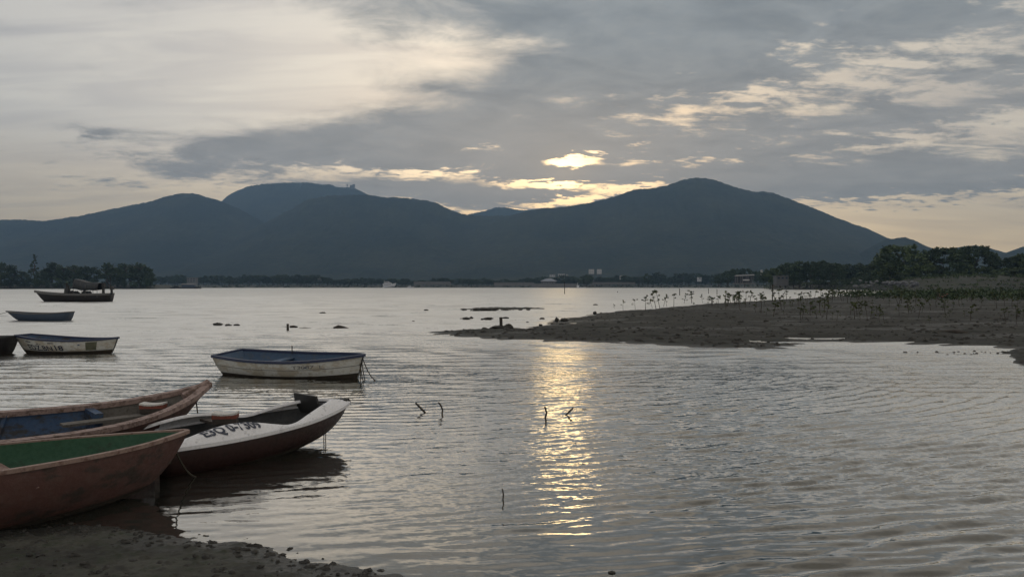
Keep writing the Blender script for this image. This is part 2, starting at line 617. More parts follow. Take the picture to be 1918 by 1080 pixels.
# ------------------------------------------------------------------ water
def build_water():
    fine = np.radians(np.arange(-44, 44.001, 0.13))
    coarse = np.radians(np.concatenate([np.arange(46, 180, 4.0), np.arange(-180, -45, 4.0)]))
    ang = np.concatenate([fine, coarse])
    r = [0.4]
    while r[-1] < 4.4:
        r.append(r[-1] * 1.12)
    while r[-1] < 230:
        r.append(r[-1] * 1.0036)
    while r[-1] < 9000:
        r.append(r[-1] * 1.06)
    r = np.array(r)
    R, A = np.meshgrid(r, ang, indexing='ij')
    X, Y = R * np.sin(A), R * np.cos(A)
    # ripples: rings spreading from a spot out beyond the skiff, so the crests bend across the view
    wx = fbm(X * 0.35, Y * 0.35, 3)
    wy = fbm(X * 1.3 + 3, Y * 1.3, 2)
    Z = np.zeros_like(X)
    waves = [(0.50, -6.0, 30, .05), (0.41, -4.5, 27, .22), (0.34, -7.0, 31, .48), (0.28, -2.5, 29, .62), (0.24, -9.0, 26, .62),
             (0.21, 0.5, 32, .52), (0.18, -8.0, 24, .48), (0.15, -4.0, 33, .42), (0.13, 3.0, 28, .36)]
    drow = R * 0.0036
    fade = 1 - sstep(4.6, 4.2, R)
    for i, (lam, cx, cy, wt) in enumerate(waves):
        k = 2 * math.pi / lam
        rr = np.hypot(X - cx, Y - cy)
        ph = k * rr + wx * 2.6 + wy * (0.5 + 0.10 * i) + i * 1.7
        # crests come in long, uneven trains
        env = np.clip(0.72 + 1.2 * fbm((X * .8 + Y * .3) * 0.35 + 11 * i, (Y * .9 - X * .4) * 0.9 - 7 * i, 3), 0.06, 1.5)
        res = 1 - sstep(0.13, 0.26, drow / lam)
        s = np.sin(ph)
        Z += wt * env * res * (lam / (2 * math.pi)) * 0.15 * (s + 0.20 * np.sin(2 * ph + 1.2)) * sstep(5.0, 12.0, rr)
    # longer chop out in the open bay, away from the beach
    Zf = np.zeros_like(X)
    for i, (lam, deg, wt) in enumerate([(0.75, 84, 1.0), (0.95, 99, 1.0), (1.2, 106, 1.0), (1.6, 92, 1.0), (2.1, 110, 1.0), (2.8, 97, 1.0), (3.7, 104, .9), (5.0, 94, .8)]):
        k = 2 * math.pi / lam
        ph = k * (X * math.cos(math.radians(deg)) + Y * math.sin(math.radians(deg))) + 5 * fbm(X / lam * .13 + i, Y / lam * .13, 3) + i * 2.1
        env = np.clip(0.6 + 1.4 * fbm(X / lam * .25 + 5 * i, Y / lam * .4, 2), 0.1, 1.5)
        res = (1 - sstep(0.14, 0.24, drow / lam)) * sstep(9 * lam + 3, 24 * lam + 6, R)
        Zf += wt * env * res * (lam / (2 * math.pi)) * 0.10 * np.sin(ph)
    # sheltered, smoother water on the near left by the boats
    calm = 0.20 + 0.80 * sstep(-1.4, 3.4, X + 0.25 * (Y - 7) + 0.8 * fbm(X * .4, Y * .4, 2))
    calm = np.maximum(calm, sstep(9, 15, Y) * 0.75)
    side = 0.9 + 0.55 * sstep(0.0, 4, X)
    Z = Z * calm * side * fade * (1 + 0.5 * sstep(8, 14, R)) + Zf
    V = np.stack([X, Y, Z], -1).reshape(-1, 3)
    me = mesh_from('water', V, grid_faces(len(r), len(ang), wrap=True), M['water'], True)
    # faces come out clockwise seen from above for this order; flip so normals point up
    me.flip_normals()
    tag(link('water', me), kind='structure')


build_water()


# ------------------------------------------------------------------ land
def heightfield(name, U, V, fun, mat, kind='structure', smooth=True):
    X, Y, Z = fun(U, V)
    me = mesh_from(name, np.stack([X, Y, Z], -1).reshape(-1, 3), grid_faces(*U.shape), mat, smooth)
    if me.polygons[len(me.polygons) // 2].normal.z < 0:
        me.flip_normals()
    return tag(link(name, me), kind=kind)


SPIT = [(812, 622), (850, 618), (900, 616.5), (930, 613), (960, 614), (985, 617), (1000, 614), (1024, 607), (1045, 599.5), (1062, 595),
        (1090, 593), (1120, 587), (1160, 582), (1215, 579), (1260, 575), (1310, 570), (1370, 566), (1440, 562), (1520, 557.5),
        (1600, 553), (1660, 549), (1700, 545.5), (2300, 545.5), (2300, 668), (1990, 662), (1918, 652), (1840, 648.5), (1700, 644), (1600, 640.5),
        (1530, 639), (1490, 645), (1470, 652), (1400, 652.5), (1330, 650), (1260, 646.5), (1200, 643.5), (1120, 640.5), (1000, 637.5),
        (930, 635), (860, 630)]
SPIT_W = [tuple(W(*p).xy) for p in SPIT]


PUDDLES = [(1700, 598.5, 60, 1.5), (1645, 594.5, 20, 1.2), (1788, 605.5, 26, 1.2), (1560, 646, 40, 2.0), (1530, 634, 60, 1.6), (1420, 641, 50, 1.4), (1862, 606, 22, 1.2),
           (1368, 574.5, 14, .8), (1800, 628, 40, 1.2), (1250, 634, 40, 1.0), (1112, 617, 24, .9), (1015, 619.5, 20, 1.4), (1330, 620, 30, .8), (1640, 618, 36, .9)]


def spit_height(X, Y):
    d = poly_dist(X, Y, SPIT_W)
    rag = fbm(X * 0.9, Y * 0.45, 4) * 0.35 + fbm(X * 0.22, Y * 0.1, 3) * 0.5
    d2 = d + rag * np.clip(Y / 34, 0.5, 2.5)
    z = np.where(d2 > 0, 0.20 * (1 - np.exp(-np.maximum(d2, 0) / 5.0)) + 0.02 * np.minimum(d2, 1), d2 * 0.12)
    lump = fbm(X * 1.7 + 5, Y * 1.3, 4) * 0.05 + fbm(X * 5.1, Y * 4.0 + 2, 3) * 0.028
    z = z + lump * sstep(0.0, 1.2, d2) + 0.008
    z = z + 0.16 * sstep(60, 220, Y) * sstep(0, 10, d2)
    for (px, py, rx, ry) in PUDDLES:
        c = W(px, py)
        ax = rx / F * c.y
        ay = ry * c.y * c.y / (H * F)
        wob = fbm(X * 0.8 + px, Y * 0.6, 3) * 0.9
        r2 = ((X - c.x) / ax) ** 2 + ((Y - c.y) / ay) ** 2 + wob
        z = z - 0.33 * np.exp(-np.clip(r2, -.5, 9) * 1.3)
    return np.maximum(z, -0.35)


def build_spit():
    t = np.linspace(-0.125, 0.92, 560)
    y = 25.0 * np.exp(np.linspace(0, math.log(330 / 25.0), 420))
    U, V = np.meshgrid(t, y)
    heightfield('mudflat', U, V, lambda u, v: (u * v, v, spit_height(u * v, v)), M['mudfar'])


build_spit()

SHORE = [(-60, 3.2), (-60, 5.6), (-9, 5.7), (-5.6, 6.2)] + [tuple(W(px, py).xy) for px, py in
         ((120, 984), (205, 990), (262, 1001), (300, 1007), (345, 1007), (400, 1012), (450, 1016), (500, 1026), (530, 1040),
          (560, 1055), (600, 1055), (650, 1064), (700, 1074), (760, 1084), (830, 1095))] + [(0.2, 5.1), (3.5, 4.3), (9, 3.4), (20, 2.6), (20, -30), (-60, -30)]


def shore_height(X, Y):
    d = poly_dist(X, Y, SHORE)
    d2 = d + fbm(X * 2.1, Y * 2.1, 5) * 0.22
    z = np.where(d2 > 0, 0.055 * (1 - np.exp(-np.maximum(d2, 0) / 0.5)) + 0.03 * np.minimum(d2, 6), d2 * 0.16)
    m = sstep(-0.02, 0.25, d2)
    z = z + m * (fbm(X * 4, Y * 5 + 3, 4) * 0.018 + fbm(X * 17, Y * 17, 3) * 0.011 + np.maximum(0, fbm(X * 9 + 4, Y * 9, 2) - 0.28) * 0.06)
    return np.maximum(z, -0.3)


def build_shore():
    x = np.linspace(-8.5, 2.5, 520)
    y = np.linspace(3.0, 8.6, 300)
    U, V = np.meshgrid(x, y)
    heightfield('shore_mud', U, V, lambda u, v: (u, v, shore_height(u, v)), M['mud'])


build_shore()


# mountains: crest lines as bearings/elevations of the skyline, each ridge its own landform
def ridge(name, crest, D, depth, seed, base=0.0, ncol=320, nrow=46, jag=3.2, skew=0.0, x_ext=None):
    px = np.array([c[0] for c in crest], float)
    py = np.array([c[1] for c in crest], float)
    cols = np.linspace(px[0], px[-1], ncol)
    # smooth interpolation of the crest
    row = np.interp(cols, px, py)
    ker = np.array([1, 2, 3, 2, 1], float)
    ker /= ker.sum()
    pad = np.pad(row, 2, mode='edge')
    row = np.convolve(pad, ker, mode='valid')
    Dc = D + skew * (cols - cols.mean()) / 959.0
    xc = (cols - 959) / F * Dc
    zc = H + (HY - row) / F * Dc
    v = np.concatenate([np.linspace(-1, 0, nrow), np.linspace(0, 1, nrow // 2)[1:]])
    Vv, Xc = np.meshgrid(v, xc, indexing='ij')
    Zc = np.meshgrid(v, zc, indexing='ij')[1]
    Dm = np.meshgrid(v, Dc, indexing='ij')[1]
    Yv = Dm + Vv * depth
    a = np.abs(Vv)
    prof = np.where(Vv < 0, (1 - a) ** 2.1, (1 - a) ** 1.5)
    gul = fbm(Xc / 260 + seed, Yv / 420 + seed, 5)
    rid = 1 - np.abs(fbm(Xc / 330 + 3 * seed, Yv / 900, 3))
    rel = np.minimum(a * 3.2, 1) * (1 - a)
    Z = base + (Zc - base) * prof + (gul * 0.07 + (rid - 0.75) * 0.08) * np.maximum(Zc - base, 0) * rel
    # tree tops along the crest and on the slopes
    Z = Z + jag * fbm(Xc / 14.0 + seed, Yv / 14.0, 3) * (1 - a * 0.3)
    Z = np.where(a > 0.985, base - 6, np.maximum(Z, base - 6 + 0 * Z))
    me = mesh_from(name, np.stack([Xc, Yv, Z], -1).reshape(-1, 3), grid_faces(*Xc.shape), M['hill'], True)
    if me.polygons[len(me.polygons) // 3].normal.z < 0:
        me.flip_normals()
    return tag(link(name, me), kind='structure')


ridge('mountain', [(-700, 470), (-420, 425), (-150, 405), (0, 412), (40, 411), (80, 414), (150, 404), (205, 392), (280, 378), (310, 368), (340, 362),
                   (365, 362), (390, 370), (415, 377), (450, 392), (520, 430), (600, 500), (640, 532)], 3300, 1500, 2.0, ncol=420)
ridge('mountain', [(330, 430), (400, 384), (414, 378), (424, 368), (440, 359), (465, 349), (490, 345), (540, 342), (580, 342), (605, 346), (618, 345), (632, 351),
                   (662, 351), (690, 365), (740, 390), (820, 440), (900, 520)], 4300, 1500, 5.0, ncol=380)
ridge('mountain', [(300, 520), (430, 450), (520, 405), (580, 372), (620, 366), (690, 365), (715, 369), (760, 370), (800, 376), (818, 380), (840, 391), (865, 401),
                   (900, 404), (960, 404), (1010, 430), (1120, 525)], 3100, 1300, 8.0, ncol=380)
ridge('mountain', [(700, 520), (820, 430), (875, 402), (905, 396), (930, 388), (950, 389), (975, 394), (1010, 391), (1060, 387), (1120, 386), (1250, 430), (1400, 520)],
      4600, 1200, 12.0)
ridge('mountain', [(760, 530), (870, 440), (960, 402), (1010, 391), (1060, 387), (1100, 381), (1140, 371), (1190, 355), (1225, 352), (1250, 347), (1280, 337), (1300, 333),
                   (1320, 333), (1345, 339), (1375, 350), (1400, 356), (1415, 360), (1430, 358), (1450, 362), (1480, 373), (1520, 388), (1560, 405), (1600, 420), (1630, 430),
                   (1652, 442), (1670, 448), (1740, 478), (1820, 520)], 3000, 1450, 15.0, ncol=480)
ridge('mountain', [(1560, 510), (1620, 470), (1655, 449), (1690, 444), (1705, 446), (1722, 455), (1740, 466), (1768, 467), (1790, 463), (1830, 460), (1850, 464), (1885, 474),
                   (1905, 466), (1940, 455), (2050, 440), (2300, 400), (2700, 470)], 2300, 900, 21.0)


# far shore: low land strips
def land_strip(name, pts, depth, top, mat, seed=0, n=260, nv=14):
    """pts: (px, py) of its waterline"""
    px = np.array([p[0] for p in pts], float)
    py = np.array([p[1] for p in pts], float)
    cols = np.linspace(px[0], px[-1], n)
    row = np.interp(cols, px, py)
    Yf = H * F / (row - HY)
    v = np.linspace(0, 1, nv) ** 1.6
    Vv, Yg = np.meshgrid(v, Yf, indexing='ij')
    T = np.meshgrid(v, (cols - 959) / F, indexing='ij')[1]
    Y = Yg + Vv * depth
    X = T * Y
    tp = np.meshgrid(v, np.interp(cols, px, np.array([p[2] if len(p) > 2 else top for p in pts], float)), indexing='ij')[1]
    Z = -0.4 + (tp + 0.4) * sstep(0, 0.35, Vv) + fbm(X / 30 + seed, Y / 30, 4) * 0.5 * sstep(0.05, 0.3, Vv) + 0.45 * sstep(0, 0.02, Vv)
    me = mesh_from(name, np.stack([X, Y, Z], -1).reshape(-1, 3), grid_faces(*X.shape), mat, True)
    if me.polygons[len(me.polygons) // 2].normal.z < 0:
        me.flip_normals()
    return tag(link(name, me), kind='structure')


land_strip('far_shore', [(-900, 539.3), (300, 539.3), (700, 538.9), (1000, 538.8), (1340, 539.2), (1480, 540.2), (1560, 540.4), (2600, 540.4)], 1500, 3.4, M['grass'], 3, 420, 22)
land_strip('wooded_islet', [(-500, 541.0), (0, 541.0), (200, 541.0), (290, 541.0), (318, 540.6)], 130, 2.4, M['grass'], 6)
land_strip('grassy_bank', [(1440, 541.8, 1.0), (1560, 542.2, 2.0), (1640, 543.6, 3.0), (1700, 546.5, 4.2), (1800, 547, 5.2), (1918, 547, 5.8), (2500, 547.5, 6)], 120, 4.0, M['grass'], 9)


# ------------------------------------------------------------------ boats
M['red_hull'] = mat_worn('faded_red_brown_paint', (0.105, 0.050, 0.042), (0.125, 0.073, 0.062), 5, 0.5, 0.65, 0.35, dark=(0.050, 0.036, 0.030))
M['green_in'] = mat_worn('green_paint', (0.022, 0.085, 0.045), (0.030, 0.060, 0.036), 6, 0.4, 0.6, 0.2)
M['rim_worn'] = mat_worn('worn_rim', (0.27, 0.19, 0.16), (0.14, 0.075, 0.06), 10, 0.5, 0.65, 0.3)
M['rim_pale'] = mat_worn('worn_pink_grey_rim', (0.30, 0.22, 0.20), (0.13, 0.085, 0.07), 12, 0.7, 0.7, 0.4)
M['blue_in'] = mat_worn('worn_blue_paint', (0.030, 0.070, 0.150), (0.055, 0.064, 0.080), 6, 0.5, 0.6, 0.25, dark=(0.03, 0.03, 0.034))
M['blue_pale'] = mat_worn('faded_blue_paint', (0.050, 0.095, 0.170), (0.085, 0.105, 0.135), 6, 0.5, 0.6, 0.25)
M['blue_rail'] = mat_worn('dark_blue_paint', (0.022, 0.035, 0.085), (0.055, 0.065, 0.095), 12, 0.3, 0.5, 0.25)
M['bow_grey'] = mat_worn('bare_grey_brown_wood', (0.12, 0.11, 0.10), (0.065, 0.058, 0.05), 7, 0.5, 0.75, 0.35)
M['brown_hull'] = mat_worn('dark_maroon_paint', (0.040, 0.019, 0.017), (0.028, 0.017, 0.016), 6, 0.5, 0.45, 0.2)
M['white_deck'] = mat_worn('scuffed_white_paint', (0.74, 0.74, 0.77), (0.50, 0.50, 0.52), 9, 0.4, 0.5, 0.25)
M['white_hull'] = mat_worn('stained_white_paint', (0.62, 0.63, 0.61), (0.40, 0.37, 0.31), 4, 0.45, 0.55, 0.25, dark=(0.46, 0.42, 0.35))
M['dark_in'] = mat_worn('dark_grey_inside', (0.028, 0.030, 0.033), (0.045, 0.045, 0.046), 6, 0.4, 0.6, 0.2)
M['blue_hull'] = mat_worn('dull_blue_paint', (0.055, 0.085, 0.135), (0.09, 0.11, 0.14), 5, 0.4, 0.55, 0.2)
M['dark_hull'] = mat_worn('dark_tarred_hull', (0.016, 0.015, 0.017), (0.028, 0.023, 0.021), 5, 0.5, 0.6, 0.2)
M['grey_rail'] = mat_worn('grey_paint', (0.12, 0.12, 0.12), (0.07, 0.07, 0.07), 7, 0.4, 0.6, 0.2)
M['fouling'] = mat_worn('weedy_bottom', (0.035, 0.030, 0.022), (0.06, 0.04, 0.03), 14, 0.6, 0.85, 0.5)
M['black'] = mat_plain('black_rubber', (0.018, 0.018, 0.018), 0.5)
M['letter'] = mat_plain('navy_letter_paint', (0.035, 0.045, 0.075), 0.6, 0.5, 30)
M['letter_faint'] = mat_plain('faded_grey_letter_paint', (0.22, 0.22, 0.22), 0.7, 0.4, 30)
M['olive'] = mat_plain('olive_patch_paint', (0.12, 0.125, 0.085), 0.7)
M['rope'] = mat_plain('rope_fibre', (0.055, 0.048, 0.036), 0.9)
M['brick_red'] = mat_worn('brick_red', (0.20, 0.060, 0.040), (0.13, 0.05, 0.04), 20, 0.4, 0.8, 0.3)
M['white_foam'] = mat_worn('white_foam', (0.58, 0.57, 0.55), (0.36, 0.35, 0.33), 16, 0.4, 0.8, 0.3)
M['dark_wood'] = mat_worn('dark_wet_wood', (0.038, 0.030, 0.024), (0.06, 0.05, 0.04), 10, 0.5, 0.7, 0.4)


class Hull:
    """lofted open boat; local +x is the bow, z = 0 the waterline"""
    def __init__(s, top, bot, beam, sheer, keel, b0=0.35, p=2.0, q=0.75, stem=1.4, t=0.035, floor=0.07):
        s.top, s.bot, s.beam, s.sheer, s.keel = top, bot, beam, sheer, keel
        s.b0, s.p, s.q, s.stem, s.t, s.floor = b0, p, q, stem, t, floor
        s.NS, s.NW = 34, 9

    def tab(s, tb, u):
        xs = [a for a, _ in tb]
        ys = [b for _, b in tb]
        # smooth (Catmull-like) table lookup
        i = max(0, min(len(xs) - 2, int(np.searchsorted(xs, u, side='right')) - 1))
        h = xs[i + 1] - xs[i]
        k = (u - xs[i]) / h
        m0 = (ys[i + 1] - ys[max(0, i - 1)]) / (xs[i + 1] - xs[max(0, i - 1)])
        j = min(len(xs) - 1, i + 2)
        m1 = (ys[j] - ys[i]) / (xs[j] - xs[i])
        return ((2 * k ** 3 - 3 * k ** 2 + 1) * ys[i] + (k ** 3 - 2 * k ** 2 + k) * h * m0
                + (-2 * k ** 3 + 3 * k ** 2) * ys[i + 1] + (k ** 3 - k ** 2) * h * m1)

    def B(s, u):
        return max(0.004, s.tab(s.beam, u))

    def zs(s, u):
        return s.tab(s.sheer, u)

    def x(s, u, w):
        a = s.bot[0] + (s.top[0] - s.bot[0]) * w
        b = s.bot[1] + (s.top[1] - s.bot[1]) * w ** (1 / s.stem)
        return a + (b - a) * u

    def pt(s, u, w, side, off=0.0):
        zk, zs = s.tab(s.keel, u), s.zs(u)
        c = s.b0 + (1 - s.b0) * (1 - (1 - w) ** s.p) ** s.q
        return Vector((s.x(u, w), side * (s.B(u) * c + off), zk + (zs - zk) * w))

    def outer(s, w0=0.0, w1=1.0, off=0.0, nw=None):
        nw = nw or s.NW
        vs, fs = [], []
        ws = [w0 + (w1 - w0) * j / nw for j in range(nw + 1)]
        # one loop: port sheer -> keel -> starboard sheer, per station
        for i in range(s.NS + 1):
            u = 1 - (1 - i / s.NS) ** 1.35
            for w in reversed(ws):
                vs.append(s.pt(u, w, 1, off))
            for w in ws:
                vs.append(s.pt(u, w, -1, off))
        n = 2 * (nw + 1)
        for i in range(s.NS):
            for j in range(n - 1):
                if w0 > 0 and j == nw:
                    continue
                fs.append((i * n + j, i * n + j + 1, (i + 1) * n + j + 1, (i + 1) * n + j))
        if w0 == 0:
            fs.append(tuple(range(n - 1, -1, -1)))     # transom
        return MB().add(vs, fs)

    def inner(s, ua=0.012, ub=0.984, cap=True):
        vs, fs = [], []
        nw = s.NW
        for i in range(s.NS + 1):
            u = ua + (ub - ua) * (1 - (1 - i / s.NS) ** 1.35)
            k = max(0.05, 1 - s.t / max(s.B(u), 0.001))
            pts = []
            for w in [1 - j / nw for j in range(nw + 1)]:
                p = s.pt(u, w, 1)
                pts.append(Vector((p.x, p.y * k, max(p.z, s.floor) - 0.002)))
            vs += pts + [Vector((p.x, -p.y, p.z)) for p in reversed(pts)]
        n = 2 * (nw + 1)
        for i in range(s.NS):
            for j in range(n - 1):
                fs.append((i * n + j, (i + 1) * n + j, (i + 1) * n + j + 1, i * n + j + 1))
        if cap:
            fs.append(tuple(range(n)))
        return MB().add(vs, fs)

    def rail(s, out=0.025, inn=0.05, up=0.018, dn=0.03, transom=True, u1=1.0):
        """gunwale: a bar of rectangular section running round the sheer"""
        sec = [(out, -dn), (out, up), (-inn, up), (-inn, -dn)]
        loop = []
        us = [u1 * (1 - (1 - i / s.NS) ** 1.35) for i in range(s.NS + 1)]
        port = [s.pt(u, 1, 1) for u in us]
        star = [s.pt(u, 1, -1) for u in us]
        path = port + list(reversed(star[:-1] if s.B(u1) < 0.03 else star))
        vs, fs = [], []
        n = len(path)
        for i, p in enumerate(path):
            a = path[max(0, i - 1)]
            b = path[min(n - 1, i + 1)]
            t = Vector((b.x - a.x, b.y - a.y, 0))
            if t.length < 1e-6:
                t = Vector((0, -1, 0))
            t.normalize()
            o = Vector((-t.y, t.x, 0))       # outward for this winding
            if o.dot(Vector((0, 1 if i < len(port) else -1, 0)) + Vector((0.4, 0, 0))) < 0:
                o = -o
            for d, h in sec:
                q = p + o * d
                if d < 0 and q.y * p.y < 0:
                    q.y = 0
                vs.append(q + Vector((0, 0, h)))
        for i in range(n - 1):
            for k in range(4):
                k2 = (k + 1) % 4
                fs.append((i * 4 + k, i * 4 + k2, (i + 1) * 4 + k2, (i + 1) * 4 + k))
        fs += [(0, 1, 2, 3), tuple((n - 1) * 4 + k for k in (3, 2, 1, 0))]
        mb = MB().add(vs, fs)
        if transom:
            a, b = port[0], star[0]
            mb.box(((a.x + inn / 2 - 0.01), 0, a.z + (up - dn) / 2 + 0.003), (inn + 0.03, abs(a.y - b.y) - 0.012, up + dn - 0.001))
        return mb

    def thwart(s, u, zdrop, width, thick=0.03, inset=0.0):
        p = s.pt(u, 1, 1)
        hb = s.B(u) - s.t - inset
        z = s.zs(u) - zdrop
        w = max(0.05, min(1, 1 - zdrop / max(0.05, s.zs(u) - s.tab(s.keel, u))))
        hb = s.pt(u, w, 1).y - s.t * 0.3 - inset
        return MB().box((p.x, 0, z), (width, 2 * hb, thick))

    def text(s, body, u0, u1, wbase, wtop, side, name, mat, parent, off=0.004, shear=0.0):
        me = text_mesh(body)
        co = np.array([v.co[:] for v in me.vertices])
        mn, mx = co.min(0), co.max(0)
        for v, c in zip(me.vertices, co):
            a = (c[0] - mn[0]) / (mx[0] - mn[0])
            b = (c[1] - mn[1]) / (mx[1] - mn[1])
            u = u0 + (u1 - u0) * a + shear * b * (u1 - u0)
            p = s.pt(min(max(u, 0), 1), wbase + (wtop - wbase) * b, side, off)
            v.co = p
        me.materials.append(mat)
        return link(name, me, parent)


def text_mesh(body, bold=0.02):
    cu = bpy.data.curves.new('lettering', 'FONT')
    cu.body = body
    cu.size = 1.0
    cu.offset = bold
    cu.resolution_u = 3
    ob = bpy.data.objects.new('lettering', cu)
    COL.objects.link(ob)
    dg = bpy.context.evaluated_depsgraph_get()
    me = bpy.data.meshes.new_from_object(ob.evaluated_get(dg))
    bpy.data.objects.remove(ob)
    bpy.data.curves.remove(cu)
    me.materials.clear()
    return me


def rope_path(a, b, sag, n=10):
    a, b = Vector(a), Vector(b)
    return [a.lerp(b, i / n) + Vector((0, 0, -sag * 4 * (i / n) * (1 - i / n))) for i in range(n + 1)]


def place(o, tip_local, tip_world, heading, pitch=0.0, heel=0.0):
    R = Matrix.Rotation(heading, 4, 'Z') @ Matrix.Rotation(-pitch, 4, 'Y') @ Matrix.Rotation(heel, 4, 'X')
    loc = Vector(tip_world) - R @ Vector(tip_local)
    o.rotation_euler = R.to_euler()
    o.location = loc
    return R


# --- near red boat, green inside
def red_boat():
    h = Hull(top=(0.0, 4.05), bot=(0.25, 3.30), beam=[(0, .42), (.25, .58), (.5, .62), (.7, .53), (.85, .36), (.95, .16), (1, .035)],
             sheer=[(0, .60), (.3, .57), (.6, .55), (.85, .545), (1, .56)], keel=[(0, -.05), (.5, -.06), (.85, -.03), (1, .0)],
             b0=0.45, p=2.0, q=0.8, stem=2.6, floor=0.06, t=0.04)
    r = empty('rowing_boat', label='faded red-brown open boat with green inside, nearest on the mud at left', cat='boat', group='small boats moored in the bay')
    place(r, (4.05, 0, .56), W(350, 806, .56), math.radians(47), heel=math.radians(1))
    hull = h.outer().build('hull', M['red_hull'], r, True)
    h.inner().build('inside', M['green_in'], r, True)['label'] = 'dark green painted inside of the boat'
    h.rail(0.012, 0.035, 0.012, 0.022).build('gunwale', M['rim_worn'], r)
    h.thwart(0.42, 0.12, 0.22).build('thwart', M['green_in'], r)
    h.thwart(0.62, 0.17, 0.10, 0.025).build('thwart', M['rim_worn'], r)
    MB().tube([h.pt(u, 0.01, 0) + Vector((0, 0, -0.01)) for u in (0.05, .3, .6, .8, .95, 0.995)], 0.025, 6).build('keel', M['fouling'], hull)
    h.outer(0.02, 0.17, 0.004, 3).build('weed_band', M['fouling'], hull, True)
    return r, h


red, red_h = red_boat()


# --- long boat behind it, blue inside, upturned bow
def blue_inside_boat():
    h = Hull(top=(0.0, 4.9), bot=(0.3, 4.2), beam=[(0, .40), (.25, .57), (.5, .62), (.7, .55), (.85, .38), (.95, .18), (1, .03)],
             sheer=[(0, .60), (.4, .53), (.65, .50), (.80, .53), (.92, .63), (1, .76)], keel=[(0, -.08), (.5, -.1), (.85, -.05), (1, .02)],
             b0=0.4, p=2.0, q=0.8, stem=1.2, floor=0.09, t=0.05)
    r = empty('fishing_boat', label='long worn boat with blue inside and upturned grey bow behind the green boat', cat='boat', group='small boats moored in the bay')
    place(r, (4.9, 0, .76), W(393, 718, .76), math.radians(49), heel=math.radians(7))
    h.outer().build('hull', M['red_hull'], r, True)
    h.inner(.012, .765).build('inside', M['blue_in'], r, True)['label'] = 'worn blue painted inside'
    h.inner(.765, .984, False).build('bow_lining', M['bow_grey'], r, True)['label'] = 'bare grey-brown inside of the bow'
    h.rail(0.015, 0.075, 0.018, 0.04).build('gunwale', M['rim_pale'], r)
    for u in (.30, .44, .57):
        for sd in (1, -1):
            MB().tube([h.pt(u, w, sd, -0.045) for w in (1.0, .8, .6, .45)], 0.03, 5).build('rib', M['blue_in'], r)
    p = h.pt(.755, .8, 1)
    MB().box((p.x, p.y * .62, .36), (.09, p.y * .62, .26)).build('locker', M['blue_in'], r)
    MB().box((p.x + .15, p.y * .2, .42), (1.15, .11, .03)).build('plank', M['bow_grey'], r)
    b = MB()
    b.tube([h.pt(.93, .9, 0) + Vector((.05, 0, .05)), h.pt(1, 1, 0) + Vector((-.02, 0, .02))], [.05, .045], 8)
    b.build('stem_post', M['rim_pale'], r)
    return r, h


bluein, bluein_h = blue_inside_boat()


